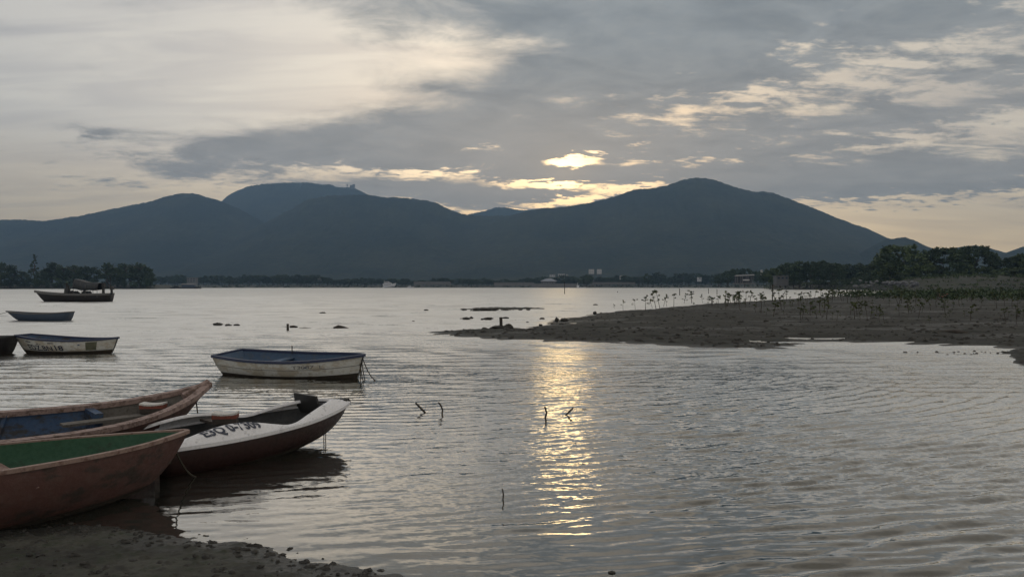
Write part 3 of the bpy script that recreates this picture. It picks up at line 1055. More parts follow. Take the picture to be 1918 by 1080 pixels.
# --- maroon skiff with white deck
def deck_skiff():
    Lb = 2.78
    h = Hull(top=(0.0, Lb), bot=(0.22, Lb - .36), beam=[(0, .60), (.25, .64), (.5, .61), (.7, .50), (.85, .32), (.95, .15), (1, .04)],
             sheer=[(0, .31), (.3, .32), (.6, .36), (.85, .42), (1, .46)], keel=[(0, -.10), (.4, -.07), (.7, .0), (.9, .08), (1, .15)],
             b0=0.55, p=2.2, q=0.9, stem=2.4, floor=0.08, t=0.04)
    r = empty('motor_skiff', label='dark maroon skiff with white deck and painted registration number on its side', cat='boat', group='small boats moored in the bay')
    place(r, (Lb, 0, .46), W(649, 753, .46), math.radians(47.5))
    hull = h.outer().build('hull', M['brown_hull'], r, True)
    h.outer(0.02, 0.22, 0.004, 3).build('weed_band', M['fouling'], hull, True)
    h.inner().build('inside', M['dark_in'], r, True)
    h.rail(0.03, 0.02, 0.014, 0.026, transom=False).build('rub_rail', M['white_deck'], r)
    hc = [(0, .012), (.1, .05), (.2, .105), (.3, .135), (.4, .115), (.5, .05), (.56, .012), (.61, .012), (.70, .06), (.80, .095), (.88, .095), (.94, .06), (1, .012)]
    NS = 48

    def bi(u):      # half width of the opening
        b = h.B(u)
        e = b - .05 - .75 * h.tab(hc, u)
        if u > .82:
            e *= max(0.0, 1 - ((u - .82) / .09) ** 2)
        return max(0.0, e)
    for side, nm in ((-1, 'side_deck'), (1, 'side_deck')):
        vs, fs = [], []
        K = 8
        for i in range(NS + 1):
            u = i / NS
            o = h.pt(u, 1, side)
            o.z += .015
            top = Vector((o.x, side * bi(u), o.z + h.tab(hc, u)))
            for k in range(K + 1):
                a = k / K
                y = o.y + (top.y - o.y) * a
                z = o.z + (top.z - o.z) * math.sin(a * math.pi / 2) ** .85
                vs.append((o.x, y, z))
            vs.append((o.x, side * max(0, bi(u) - .004), o.z + h.tab(hc, u) - .035))   # rolled inner lip
        n = K + 2
        for i in range(NS):
            for k in range(n - 1):
                f = (i * n + k, i * n + k + 1, (i + 1) * n + k + 1, (i + 1) * n + k)
                fs.append(f if side > 0 else f[::-1])
        MB().add(vs, fs).build(nm, M['white_deck'], r, True)
    # stern arms reach aft of the transom on both sides
    for side in (1, -1):
        p = h.pt(0, 1, side)
        poly = [(-.30, side * (abs(p.y) - .10)), (-.26, side * (abs(p.y) - .02)), (.06, side * (abs(p.y) + .028)), (.06, side * (abs(p.y) - .17)), (-.2, side * (abs(p.y) - .15))]
        if side < 0:
            poly = poly[::-1]
        MB().prism(poly, .285, .318).build('stern_arm', M['white_deck'], r)
    MB().box((.04, 0, .12), (.05, 1.05, .33)).build('transom_board', M['brown_hull'], r)
    # dark board standing across the front of the cockpit
    R = Matrix.Rotation(math.radians(-14), 3, 'Y')
    MB().box((Lb * .82 - .02, .13, .485), (.03, .58, .25), R, 0.86).build('cuddy_board', M['black'], r)
    MB().box((Lb * .42, 0, .2), (.22, 1.05, .03)).build('thwart', M['dark_in'], r)
    # bow fitting: black roller with a hook
    b = MB()
    b.tube([(Lb - .05, -.05, .49), (Lb - .05, .05, .49)], .028, 8)
    b.tube([(Lb - .05, 0, .49), (Lb + .03, 0, .50), (Lb + .055, 0, .46), (Lb + .05, 0, .42)], .013, 6)
    b.build('bow_roller', M['black'], r)
    # painted number on the sloping deck side facing the beach
    me = text_mesh('E3Q 0-7309', 0.03)
    co = np.array([v.co[:] for v in me.vertices])
    mn, mx = co.min(0), co.max(0)
    for v, c in zip(me.vertices, co):
        a = (c[0] - mn[0]) / (mx[0] - mn[0])
        q = .16 + .76 * (c[1] - mn[1]) / (mx[1] - mn[1])
        u = .185 + .245 * a - .03 * (q - .5)
        o = h.pt(u, 1, -1)
        o.z += .015
        tp = Vector((o.x, -bi(u), o.z + h.tab(hc, u)))
        v.co = (o.x, o.y + (tp.y - o.y) * q - .005, o.z + (tp.z - o.z) * math.sin(q * math.pi / 2) ** .85 + .004)
    me.materials.append(M['letter'])
    link('registration_number', me, r)['label'] = 'dark navy hand-painted registration number'
    return r, h


skiff, skiff_h = deck_skiff()


def float_block(loc, rz, size, label):
    r = empty('float_block', loc, rz, label, 'float', 'striped float blocks lying on the boats')
    l, d, hh = size
    MB().box((0, 0, hh * .22), (l * .98, d * .96, hh * .44)).build('base', M['dark_wood'], r)
    vs, fs = [], []

    def slab(z0, z1, nm, mat, k):
        n = 8
        mb = MB()
        vs = []
        for i in range(n + 1):
            x = -l / 2 + l * i / n
            dip = -.10 * hh * math.cos((i / n - .5) * math.pi) * k
            for y, z in ((-d / 2, z0), (d / 2, z0), (d / 2, z1), (-d / 2, z1)):
                vs.append((x * (1 + .02 * k), y, z + (dip if z == z1 else dip * (k > 1))))
        fs = [(3, 2, 1, 0), tuple(4 * n + q for q in (0, 1, 2, 3))]
        for i in range(n):
            for q in range(4):
                q2 = (q + 1) % 4
                fs.append((4 * i + q, 4 * i + q2, 4 * i + 4 + q2, 4 * i + 4 + q))
        mb.add(vs, fs).build(nm, mat, r)
    slab(hh * .445, hh * .82, 'red_layer', M['brick_red'], 1.0)
    slab(hh * .80, hh * .98, 'white_layer', M['white_foam'], 1.3)
    return r


def at_local(o, p):
    bpy.context.view_layer.update()
    return o.matrix_world @ Vector(p)


def local_of(o, p):
    bpy.context.view_layer.update()
    return o.matrix_world.inverted() @ Vector(p)


P = W(422, 792, .40)
float_block(P, math.radians(8), (.27, .17, .135), 'red and white striped block on the white-decked maroon skiff')
q = local_of(skiff, P)
MB().box((q.x, 0, .384), (.12, 1.02, .03)).build('cross_plank', M['dark_wood'], skiff)
P = W(287, 772, .46)
float_block(P, math.radians(4), (.27, .17, .125), 'red and white striped block on the seat of the blue-inside boat')
q = local_of(bluein, P)
MB().box((q.x, 0, q.z - .018), (.16, 2 * bluein_h.B(q.x / 4.9) - .16, .03)).build('thwart', M['bow_grey'], bluein)



# --- white dinghies
def dinghy(name, L, hb, label, mats, tip_px, tip_z, heading, sheer, transom=.75, keel=-.06, heel=0.0, bow_bot=.30, fouled=True, floor=.07, stern_bot=.12):
    h = Hull(top=(0.0, L), bot=(stern_bot, L - bow_bot), beam=[(0, hb * transom), (.25, hb * .95), (.5, hb), (.7, hb * .88), (.85, hb * .62), (.95, hb * .3), (1, hb * .06)],
             sheer=sheer, keel=[(0, keel), (.5, keel), (1, keel + .03)], b0=0.5, p=2.0, q=0.75, stem=1.3, floor=floor, t=.04)
    r = empty(name, label=label, cat='boat', group='small boats moored in the bay')
    place(r, (L, 0, sheer[-1][1]), W(tip_px[0], tip_px[1], tip_z), heading, heel=heel)
    hull = h.outer().build('hull', mats[0], r, True)
    h.inner().build('inside', mats[1], r, True)
    h.rail(0.026, 0.045, 0.016, 0.038).build('gunwale', mats[2], r)
    if fouled:
        h.outer(0.02, 0.30, 0.004, 3).build('weed_band', M['fouling'], hull, True)
    h.thwart(.35, .14, .22).build('thwart', mats[1], r)
    h.thwart(.68, .13, .20).build('thwart', mats[1], r)
    return r, h


wd, wd_h = dinghy('white_dinghy', 3.6, .72, 'white dinghy with blue inside and dark blue rail, ropes hanging at its bow', (M['white_hull'], M['blue_pale'], M['blue_rail']),
                  (681, 664), .52, math.radians(-20), [(0, .47), (.3, .42), (.6, .42), (.85, .47), (1, .52)], transom=.72, keel=-.07, bow_bot=.20, heel=math.radians(4), stern_bot=.2)
wd_h.outer(.60, .622, .008, 1).build('strake', M['grey_rail'], wd)
wd_h.text('L', .79, .805, .66, .80, -1, 'faded_letter', M['letter_faint'], wd, .006)
wd_h.text('T3087', .62, .76, .66, .82, -1, 'faded_lettering', M['letter_faint'], wd, .006)
MB().tube([(1.35, .60, .38), (1.35, .60, .58)], .012, 6).build('rowlock', M['black'], wd)
tip = at_local(wd, (3.6, 0, .50))
for k, (dx, dy, zt) in enumerate(((.02, -.10, .35), (.08, -.14, .30), (.16, -.02, .45), (.05, .05, .42))):
    a = tip + Vector((-.05 + dx * .3, -.08 + dy, zt - .5 + .0))
    bnd = Vector((tip.x - .02 + dx * (1.2 if k < 2 else 2.2), tip.y - .25 + dy, -.02))
    MB().tube(rope_path(a, bnd, .04 + .03 * k), .011, 5).build('mooring_rope', M['rope'], wd).matrix_parent_inverse = wd.matrix_world.inverted()

ld, ld_h = dinghy('white_dinghy', 2.95, .66, 'white dinghy with big dark lettering and an olive square on its side', (M['white_hull'], M['blue_in'], M['blue_rail']),
                  (221, 631.5), .48, math.radians(-4), [(0, .55), (.3, .46), (.6, .42), (.85, .44), (1, .48)], transom=.55, keel=-.05, bow_bot=.22, stern_bot=.3)
ld_h.text('EDZ.BN', .13, .43, .34, .64, -1, 'painted_lettering', M['letter'], ld, .008)['label'] = 'large dark hand-painted letters'
ld_h.text('18', .46, .55, .36, .68, -1, 'painted_number', M['letter'], ld, .008)
for k_, (ua, ub, wa) in enumerate(((.13, .20, .76), (.27, .29, .70), (.40, .46, .78))):
    ld_h.text('-', ua, ub, wa, wa + .05, -1, 'painted_dash', M['letter'], ld, .008)
ld_h.outer(.34, .35, .007, 1).build('waterline_stripe', M['blue_rail'], ld)
vs = [ld_h.pt(u, w, -1, .007) for u in (.77, .80, .83, .865) for w in (.34, .5, .68, .86)]
MB().add(vs, [(i * 4 + j, i * 4 + 4 + j, i * 4 + 5 + j, i * 4 + 1 + j) for i in range(3) for j in range(3)]).build('olive_patch', M['olive'], ld)

dk, dk_h = dinghy('dark_dinghy', 3.2, .62, 'plain dark boat cut off by the left edge beside the lettered dinghy', (M['dark_hull'], M['dark_in'], M['dark_hull']),
                  (-190, 629), .55, math.radians(180), [(0, .53), (.4, .50), (.85, .52), (1, .55)], transom=.8, keel=-.05, fouled=False)
bd, bd_h = dinghy('blue_dinghy', 3.72, .62, 'small plain blue dinghy with pointed bow, alone on open water', (M['blue_hull'], M['blue_in'], M['grey_rail']),
                  (12, 582), .57, math.radians(178), [(0, .52), (.3, .45), (.6, .45), (.85, .51), (1, .57)], transom=.78, keel=-.05, bow_bot=.80, fouled=False)
t0 = at_local(bd, (3.68, 0, .5))
MB().tube(rope_path(t0, t0 + Vector((-2.6, .2, -.5)), .05), .014, 5).build('mooring_rope', M['rope'], bd).matrix_parent_inverse = bd.matrix_world.inverted()


# --- motor boat with a tarpaulin, far left
def tarp_boat():
    L = 9.7
    h = Hull(top=(0.0, L), bot=(.12, L - 1.25), beam=[(0, .85), (.3, 1.0), (.6, 1.0), (.8, .75), (.93, .35), (1, .05)],
             sheer=[(0, 1.08), (.4, 1.02), (.7, 1.10), (.88, 1.24), (1, 1.424)], keel=[(0, -.1), (.6, -.1), (1, 0)], b0=.55, p=2, q=.8, stem=1.1, floor=.3, t=.08)
    r = empty('motor_boat', label='dark motor boat with sagging grey tarpaulin awning and raised outboard motors', cat='boat', group='small boats moored in the bay')
    place(r, (L, 0, 1.424), WY(65, 544, 102), math.radians(180))
    h.outer().build('hull', M['dark_hull'], r, True)
    h.inner().build('inside', M['dark_in'], r, True)
    h.rail(.05, .10, .04, .22).build('gunwale', M['grey_rail'], r)
    # awning: sagging cloth hung from a frame; local x grows to the bow (left in the picture)
    n = 10
    vs = []
    x0, x1 = 1.25, 4.35
    for i in range(n + 1):
        a = i / n
        x = x0 + (x1 - x0) * a
        zr = 2.35 + .50 * a + .05 * math.sin(a * 9)
        for k in range(7):
            b = k / 6 * 2 - 1
            y = b * 1.05
            z = zr - .10 * b * b - .10 * math.sin(a * math.pi) * (1 - b * b)
            if k in (0, 6):
                z = 1.55 - .12 * math.sin(a * math.pi) + .16 * abs(a - .5) + (.0 if a < .8 else .05)
            vs.append((x, y, z))
    fs = [(i * 7 + k, i * 7 + k + 1, (i + 1) * 7 + k + 1, (i + 1) * 7 + k) for i in range(n) for k in range(6)]
    tm = MB().add(vs, fs).build('awning', M['tarp'], r, True)
    sol = tm.modifiers.new('thick', 'SOLIDIFY')
    sol.thickness = .02
    for x, y, z in ((1.3, .95, 2.2), (1.3, -.95, 2.2), (4.3, .95, 2.75), (4.3, -.95, 2.75), (2.8, .95, 2.4), (2.8, -.95, 2.4)):
        MB().tube([(x, y, .6), (x, y * .98, z - .22)], .028, 6).build('awning_pole', M['grey_rail'], r)
    # wheelhouse gear: console, seat box, net heap with floats
    MB().box((5.5, .1, 1.25), (.5, .8, .9), None, .8).box((5.45, .1, 1.85), (.12, .6, .45)).build('console', M['dark_in'], r)
    MB().tube([(5.75, -.2, .9), (5.75, -.2, 2.3), (5.72, -.2, 2.6)], [.10, .12, .05], 8).build('rolled_cover', M['dark_hull'], r)
    MB().tube([(5.62, -.25, 2.38), (5.85, -.25, 2.52)], .14, 8).build('float', M['netgreen'], r)
    lump = MB()
    for i in range(16):
        lump.box((4.2 + random.random() * 1.1, random.uniform(-.5, .5), 1.0 + random.random() * .32), (.35, .35, .22), Matrix.Rotation(random.random() * 3, 3, 'Z') @ Matrix.Rotation(.4, 3, 'X'), .6)
    lump.build('net_heap', M['dark_hull'], r)
    MB().box((3.1, 0, 1.15), (.9, 1.2, .45), None, .7).build('engine_box', M['dark_in'], r)
    MB().tube([(3.3, 0, 1.3), (3.7, 0, 1.9)], .12, 6).build('tiller_cover', M['dark_hull'], r)
    for x, z0, hgt in ((.95, .95, 1.45), (-.12, 1.0, .9)):
        mo = MB().box((x, .1, z0 + hgt * .35), (.22, .3, hgt * .9), None, .7).box((x - .05, .1, z0 + hgt * .8), (.42, .42, hgt * .38), None, .75)
        mo.build('outboard_motor', M['black'], r)
    MB().tube([(.2, -.3, 1.0), (.2, -.3, 2.3), (.22, -.3, 3.1)], [.04, .03, .02], 6).build('pole', M['dark_wood'], r)
    return r


M['tarp'] = mat_worn('grey_blue_tarpaulin', (0.022, 0.027, 0.034), (0.050, 0.054, 0.060), 2.5, .5, .6, .3)
M['netgreen'] = mat_plain('green_float', (.05, .10, .08))
tarp_boat()

# ropes between the near boats and the water
a = WY(328, 841, 8.0)
b = WY(366, 893, 8.42)
rp = MB().tube(rope_path(a, b, .06), .010, 5).build('mooring_rope', M['rope'])
tag(rp, 'thin rope running from the green boat bow down to the water', 'rope')
MB().tube([a + Vector((-.02, -.04, -.02)), a + Vector((-.03, -.06, -.13))], .014, 5).build('rope_end', M['rope'], rp)
a = at_local(bluein, (4.72, 0, .60))
rp2 = MB().tube([a, a + Vector((.02, .05, -.32)), a + Vector((.02, .08, -.62))], .009, 5).build('mooring_rope', M['rope'])
tag(rp2, 'thin rope hanging straight down from the upturned grey bow', 'rope')
for k, dx in enumerate((0, .055)):
    a = at_local(skiff, (2.40 + dx, -.03 + .04 * k, .20))
    o = MB().tube([a, a + Vector((.005, 0, -.12)), a + Vector((0, 0, -.27))], .006, 6).build('mooring_stake', M['dark_wood'])
    tag(o, ('thinner' if k else 'left') + ' dark stake standing in the water under the maroon skiff bow', 'stake', 'stakes under the skiff bow')


# ------------------------------------------------------------------ vegetation
def leaf_quads(centres, n_each, radius, size, rng, flat=0.6, droop=0.0):
    vs, fs = [], []
    for c in centres:
        cr = radius * rng.uniform(0.7, 1.25) * (c[3] if len(c) > 3 else 1.0)
        c = c[:3]
        for _ in range(n_each):
            d = rng.normal(size=3)
            d /= np.linalg.norm(d) + 1e-9
            p = np.array(c) + d * cr * rng.uniform(0.35, 1.0) * np.array([1, 1, flat])
            a = rng.normal(size=3)
            a /= np.linalg.norm(a)
            b = np.cross(a, rng.normal(size=3))
            b /= np.linalg.norm(b) + 1e-9
            a[2] -= droop
            s = size * rng.uniform(0.6, 1.4)
            i = len(vs)
            vs += [p - a * s - b * s * .55, p + a * s - b * s * .35, p + a * s * 1.1 + b * s * .4, p - a * s * .8 + b * s * .6]
            fs.append((i, i + 1, i + 2, i + 3))
    return np.array(vs), np.array(fs)


def crown_mesh(kind, seed, mat):
    rng = np.random.default_rng(seed)
    cs = []
    if kind == 'broad':        # wide, lumpy
        for _ in range(64):
            a = rng.uniform(0, 2 * np.pi)
            hgt = rng.uniform(0, 1) ** .8
            r = .50 * math.sqrt(max(0.02, 1 - (hgt * 1.05 - .25) ** 2)) * rng.uniform(.35, 1.0) ** .6
            cs.append((r * math.cos(a), r * math.sin(a), .22 + .70 * hgt))
        v, f = leaf_quads(cs, 34, .115, .030, rng, .7)
    elif kind == 'round':
        for _ in range(44):
            a = rng.uniform(0, 2 * np.pi)
            hgt = rng.uniform(0, 1)
            r = .34 * math.sin(max(.12, min(.97, hgt)) * np.pi) ** .6 * rng.uniform(.3, 1) ** .6
            cs.append((r * math.cos(a), r * math.sin(a), .25 + .68 * hgt))
        v, f = leaf_quads(cs, 34, .105, .030, rng, .75)
    elif kind == 'feather':    # tall, thin, ragged, with gaps
        for _ in range(34):
            a = rng.uniform(0, 2 * np.pi)
            hgt = rng.uniform(0, 1)
            r = .20 * (1.05 - hgt * .75) * rng.uniform(.2, 1)
            cs.append((r * math.cos(a), r * math.sin(a), .30 + .66 * hgt))
        v, f = leaf_quads(cs, 30, .075, .024, rng, 1.1, .5)
    elif kind == 'conifer':
        for k in range(15):
            z = .14 + .84 * k / 14
            rr = .22 * (1 - k / 14.5) ** .9
            for q in range(max(2, 7 - k // 3)):
                a = rng.uniform(0, 2 * np.pi)
                cs.append((rr * .75 * math.cos(a), rr * .75 * math.sin(a), z + rng.uniform(-.02, .02), max(.28, 1.25 * (1 - k / 14.5))))
        v, f = leaf_quads(cs, 26, .062, .016, rng, .6, .3)
    else:                      # shrub
        for _ in range(22):
            a = rng.uniform(0, 2 * np.pi)
            hgt = rng.uniform(0, 1)
            r = .62 * math.sqrt(max(0.05, 1 - hgt * .8)) * rng.uniform(.2, 1)
            cs.append((r * math.cos(a), r * math.sin(a), .08 + .75 * hgt))
        v, f = leaf_quads(cs, 32, .16, .045, rng, .7)
    return mesh_from('crown_' + kind, v, f, mat)


def trunk_mesh(kind, seed):
    rng = np.random.default_rng(seed + 99)
    mb = MB()
    top = {'broad': .62, 'round': .62, 'feather': .9, 'conifer': .96}.get(kind, .4)
    n = 6
    path = [(.012 * rng.normal() * i, .012 * rng.normal() * i, -.08 + (top + .08) * i / n) for i in range(n + 1)]
    mb.tube(path, [.030 * (1 - .8 * i / n) for i in range(n + 1)], 7)
    if kind in ('broad', 'round', 'feather'):
        for k in range(7 if kind != 'feather' else 5):
            i = rng.integers(2, n)
            a = rng.uniform(0, 2 * np.pi)
            p = Vector(path[i])
            r = rng.uniform(.18, .36) * (1 if kind == 'broad' else .65)
            q = p + Vector((r * math.cos(a), r * math.sin(a), rng.uniform(.10, .26)))
            mid_ = p.lerp(q, .5) + Vector((0, 0, -.02))
            mb.tube([p, mid_, q], [.014, .010, .004], 5)
    return mb.mesh('trunk_' + kind, M['bark'])


KINDS = {}
for kind, mats in (('broad', 'AB'), ('round', 'AB'), ('feather', 'A'), ('conifer', 'A'), ('shrub', 'AB')):
    for mt in mats:
        for k in range(3):
            sd = hash((kind, mt, k)) % 1000 if False else (sum(map(ord, kind)) * 7 + ord(mt) * 3 + k * 31)
            KINDS[(kind, mt, k)] = (crown_mesh(kind, sd, M['leaf' + mt]), trunk_mesh(kind, sd))


def tree(px, top, Y, basez, kind, mt, label, group, wide=None, name=None, k=None):
    """tree whose top the photograph shows at (px, top), standing at distance Y"""
    k = random.randrange(3) if k is None else k
    P = WY(px, top, Y)
    hgt = P.z - basez
    nm = name or ('conifer_tree' if kind == 'conifer' else 'shrub' if kind == 'shrub' else 'broadleaf_tree')
    r = empty(nm, (P.x, P.y, basez), random.uniform(0, 6.28), label, 'shrub' if kind == 'shrub' else 'tree', group)
    wd_ = (wide / F * Y) / {'broad': 1.1, 'round': .78, 'feather': .5, 'conifer': .45, 'shrub': 1.35}[kind] if wide else hgt
    r.scale = (wd_, wd_, hgt)
    c, t = KINDS[(kind, mt, k)]
    link('trunk', t, r)
    link('crown', c, r)
    return r


# left islet
IS = [(2, 492, 26, 'feather'), (20, 497, 28, 'feather'), (40, 508, 26, 'round'), (64, 476, 30, 'conifer'), (84, 503, 26, 'round'), (98, 492, 28, 'feather'), (112, 496, 24, 'feather'),
      (128, 499, 26, 'feather'), (143, 497, 24, 'feather'), (158, 499, 26, 'feather'), (176, 499, 24, 'round'), (203, 493, 26, 'feather'), (220, 500, 26, 'round'),
      (232, 494, 28, 'feather'), (247, 496, 30, 'feather'), (262, 492, 30, 'feather'), (274, 499, 24, 'round'), (282, 510, 16, 'round'), (-30, 495, 40, 'round'), (-80, 490, 50, 'round')]
for i, (px, tp, w, kd) in enumerate(IS):
    lab = 'tall dark conifer rising above the other trees of the left islet' if kd == 'conifer' else \
          ('slender ragged tree on the left islet ' + ('near the left frame edge' if px < 60 else 'between the tall conifer and the awning' if px < 135 else 'above the motor boat awning' if px < 180 else 'in the thick stand at the right end')) if kd == 'feather' else ('rounded low tree on the left islet ' + ('at the left frame edge' if px < 0 else 'left of the tall conifer' if px < 60 else 'right of the tall conifer' if px < 120 else 'above the awning' if px < 200 else 'left in the thick stand' if px < 250 else 'near the right tip' if px < 280 else 'at the very right tip'))
    if px == 203:
        lab = 'ragged tree standing apart behind the stern of the motor boat with awning'
    tree(px, tp, 575 + random.uniform(-15, 25), 1.6, kd, 'A', lab, 'trees on the left islet', wide=w * 1.5 if kd != 'conifer' else w)
for i in range(26):
    px = -20 + i * 12.2 + random.uniform(-4, 4)
    tree(px, random.uniform(518, 528), 560 + random.uniform(0, 12), 1.2, 'shrub', 'A', 'low dark shrub on the left islet shore ' + ('near the left frame edge' if px < 55 else 'behind the bow of the motor boat' if px < 120 else 'behind the awning of the motor boat' if px < 200 else 'right of the motor boat stern' if px < 262 else 'at the right tip'), 'shrubs on the left islet', wide=random.uniform(22, 34))

# far shore tree line
def seg_label(px, i):
    marks = [(340, 'between the left islet and the moored barge'), (372, 'right behind the moored barge'), (460, 'just right of the moored barge'), (560, 'under the left mountain slope'),
             (650, 'under the left mountain summit'), (712, 'just left of the white yacht'), (745, 'right behind the white yacht'), (800, 'just right of the white yacht'),
             (870, 'above the long pale low wall'), (940, 'midway between yacht and hip-roofed hall'), (1000, 'just left of the hip-roofed hall'), (1050, 'behind the hip-roofed hall'),
             (1100, 'just right of the hip-roofed hall'), (1135, 'under the pair of white hoardings'), (1190, 'between the hoardings and the lone round tree'),
             (1235, 'behind the lone round tree'), (1300, 'right of the lone round tree'), (1350, 'left of the pavilion trees'), (1500, 'behind the pavilion')]
    for x, t in marks:
        if px < x:
            return 'dark tree in the far shore tree line ' + t
    return 'dark tree in the far shore tree line behind the wood'


for i in range(64):
    px = 292 + i * 11.4 + random.uniform(-5, 5)
    if px < 620:
        tp = random.uniform(513, 520)
    elif px < 800:
        tp = random.uniform(519, 526)
    else:
        tp = random.uniform(517, 526)
    tree(px, tp, 1180 + random.uniform(-60, 120), 3.0, random.choice(['broad', 'round', 'broad']), 'A', seg_label(px, i), 'far shore tree line',
         wide=random.uniform(22, 40))
for i in range(40):
    px = 1010 + i * 10.5 + random.uniform(-5, 5)
    tp = random.uniform(515, 524) if px < 1230 else random.uniform(508, 518)
    tree(px, tp, 1150 + random.uniform(-40, 100), 3.0, random.choice(['broad', 'round', 'broad']), 'A', seg_label(px, i), 'far shore tree line',
         wide=random.uniform(24, 44))
tree(1098, 514, 930, 2.6, 'broad', 'A', 'dark bushy tree right of the hip-roofed hall on the far shore', 'trees standing out on the far shore', wide=30)
tree(1213, 511.5, 930, 2.6, 'round', 'A', 'lone round dark tree standing out on the far shore', 'trees standing out on the far shore', wide=20)

# right hand wood
for px, tp, w, Y, kd, mt, lab in (
        (1690, 456, 96, 345, 'broad', 'B', 'largest round-topped tree at the left of the big right-hand clump'),
        (1662, 474, 50, 340, 'round', 'A', 'smaller tree leaning on the left of the biggest right-hand tree'),
        (1722, 466, 60, 355, 'broad', 'A', 'dark tree filling in just right of the biggest right-hand tree'),
        (1768, 460, 74, 345, 'broad', 'A', 'broad dark tree in the middle of the right-hand clump'),
        (1800, 464, 50, 350, 'round', 'B', 'tree between the middle and last big trees of the right-hand clump'),
        (1830, 457, 64, 345, 'broad', 'A', 'tall dark tree at the right end of the big clump'),
        (1880, 480, 60, 350, 'broad', 'A', 'lower tree right of the big clump towards the frame edge'),
        (1912, 474, 50, 345, 'round', 'B', 'tree at the right edge of the picture on the bank'),
        (1955, 470, 90, 345, 'broad', 'A', 'broad tree just beyond the right frame edge'),
        (1915, 500, 60, 300, 'broad', 'B', 'nearer bushy tree low at the right frame edge')):
    tree(px, tp, Y, 3.6, kd, mt, lab, 'trees of the right-hand clump', wide=w * 1.12)
for i in range(16):
    px = 1648 + i * 15 + random.uniform(-4, 4)
    tree(px, random.uniform(488, 500), 336 + random.uniform(-4, 4), 3.4, 'shrub', random.choice('AB'), 'tall leafy shrub under ' + ('the biggest right-hand tree' if px < 1735 else 'the middle trees of the right-hand clump' if px < 1800 else 'the right end of the big clump' if px < 1860 else 'the trees near the right frame edge'),
         'undergrowth of the right-hand clump', wide=random.uniform(38, 52))
for i in range(19):
    px = 1440 + i * 11.5 + random.uniform(-3, 3)
    tp = np.interp(px, [1440, 1470, 1500, 1550, 1600, 1650], [500, 492, 489, 487, 492, 490]) + random.uniform(-1, 5)
    tree(px, float(tp), 470 + random.uniform(-20, 30), 2.0, random.choice(['broad', 'round']), random.choice('AAB'),
         'dark green tree in the wood ' + ('behind the flat-roofed house' if px < 1490 else 'behind the middle of the sea wall' if px < 1560 else 'behind the right end of the sea wall' if px < 1610 else 'touching the big right-hand clump'), 'wood behind the sea wall', wide=random.uniform(34, 54))
for px, tp, w in ((1362, 507, 30), (1378, 502, 28), (1395, 501, 34), (1420, 506, 30), (1436, 508, 28), (1346, 515, 24)):
    tree(px, tp, 720, 2.2, random.choice(['broad', 'round']), 'A', {1346: 'low outermost dark tree left of the pavilion trees', 1362: 'dark tree just left of the pavilion roof', 1378: 'dark tree behind the left half of the pavilion roof', 1395: 'tallest dark tree behind the pavilion roof', 1420: 'dark tree touching the right end of the pavilion', 1436: 'dark tree between the pavilion and the flat-roofed house'}[px], 'trees round the pavilion', wide=w)
for i in range(40):
    px = 1440 + i * 12.2 + random.uniform(-5, 5)
    tp = np.interp(px, [1440, 1560, 1650, 1750, 1918], [526, 522, 514, 512, 516]) + random.uniform(-4, 6)
    tree(px, float(tp), float(np.interp(px, [1440, 1600, 1700, 1918], [455, 420, 325, 312])), 2.5 if px < 1640 else 3.6, 'shrub', random.choice('AB'),
         'low shrub ' + ('beside the flat-roofed house' if px < 1500 else 'above the grey sea wall' if px < 1570 else 'left of the rubble heap' if px < 1650 else 'at the foot of the biggest right-hand tree' if px < 1735 else 'below the middle trees of the right-hand clump' if px < 1850 else 'on the bank near the right frame edge'), 'shrubs in front of the right-hand wood', wide=random.uniform(26, 46))


# mangrove saplings on the mudflat
def sapling_mesh(seed):
    rng = np.random.default_rng(seed)
    mb = MB()
    bend = rng.normal(size=2) * .07
    path = [(bend[0] * (i / 4) ** 2, bend[1] * (i / 4) ** 2, -.06 + 1.0 * i / 4) for i in range(5)]
    mb.tube(path, [.020, .017, .014, .011, .006], 5)
    cs = []
    for k in range(rng.integers(3, 7)):
        a = rng.uniform(0, 2 * np.pi)
        i = rng.integers(2, 5)
        p = Vector(path[i])
        q = p + Vector((math.cos(a), math.sin(a), 0)) * rng.uniform(.08, .26) + Vector((0, 0, rng.uniform(.02, .16)))
        mb.tube([p, q], [.009, .004], 4)
        cs.append(tuple(q))
    cs += [path[-1], path[-1]]
    v, f = leaf_quads(cs, 15, .10, .036, rng, .7)
    return mb.mesh('stem', M['bark']), mesh_from('leaves', v, f, M['leafC'])


SAP = [sapling_mesh(300 + i) for i in range(10)]


def sapling(px, py, hpx, label, group, k=None, wide=1.0):
    P = W(px, py, .12)
    gz = float(spit_height(np.array([P.x]), np.array([P.y]))[0])
    P = W(px, py, max(0.0, gz))
    hgt = hpx / F * P.y
    r = empty('mangrove_sapling', (P.x, P.y, max(gz, -.1)), random.uniform(0, 6.28), label, 'sapling', group)
    r.scale = (hgt * wide, hgt * wide, hgt)
    r.rotation_euler = (random.uniform(-.18, .18), random.uniform(-.22, .22), r.rotation_euler.z)
    st, lv = SAP[k if k is not None else random.randrange(len(SAP))]
    link('stem', st, r)
    link('leaves', lv, r)


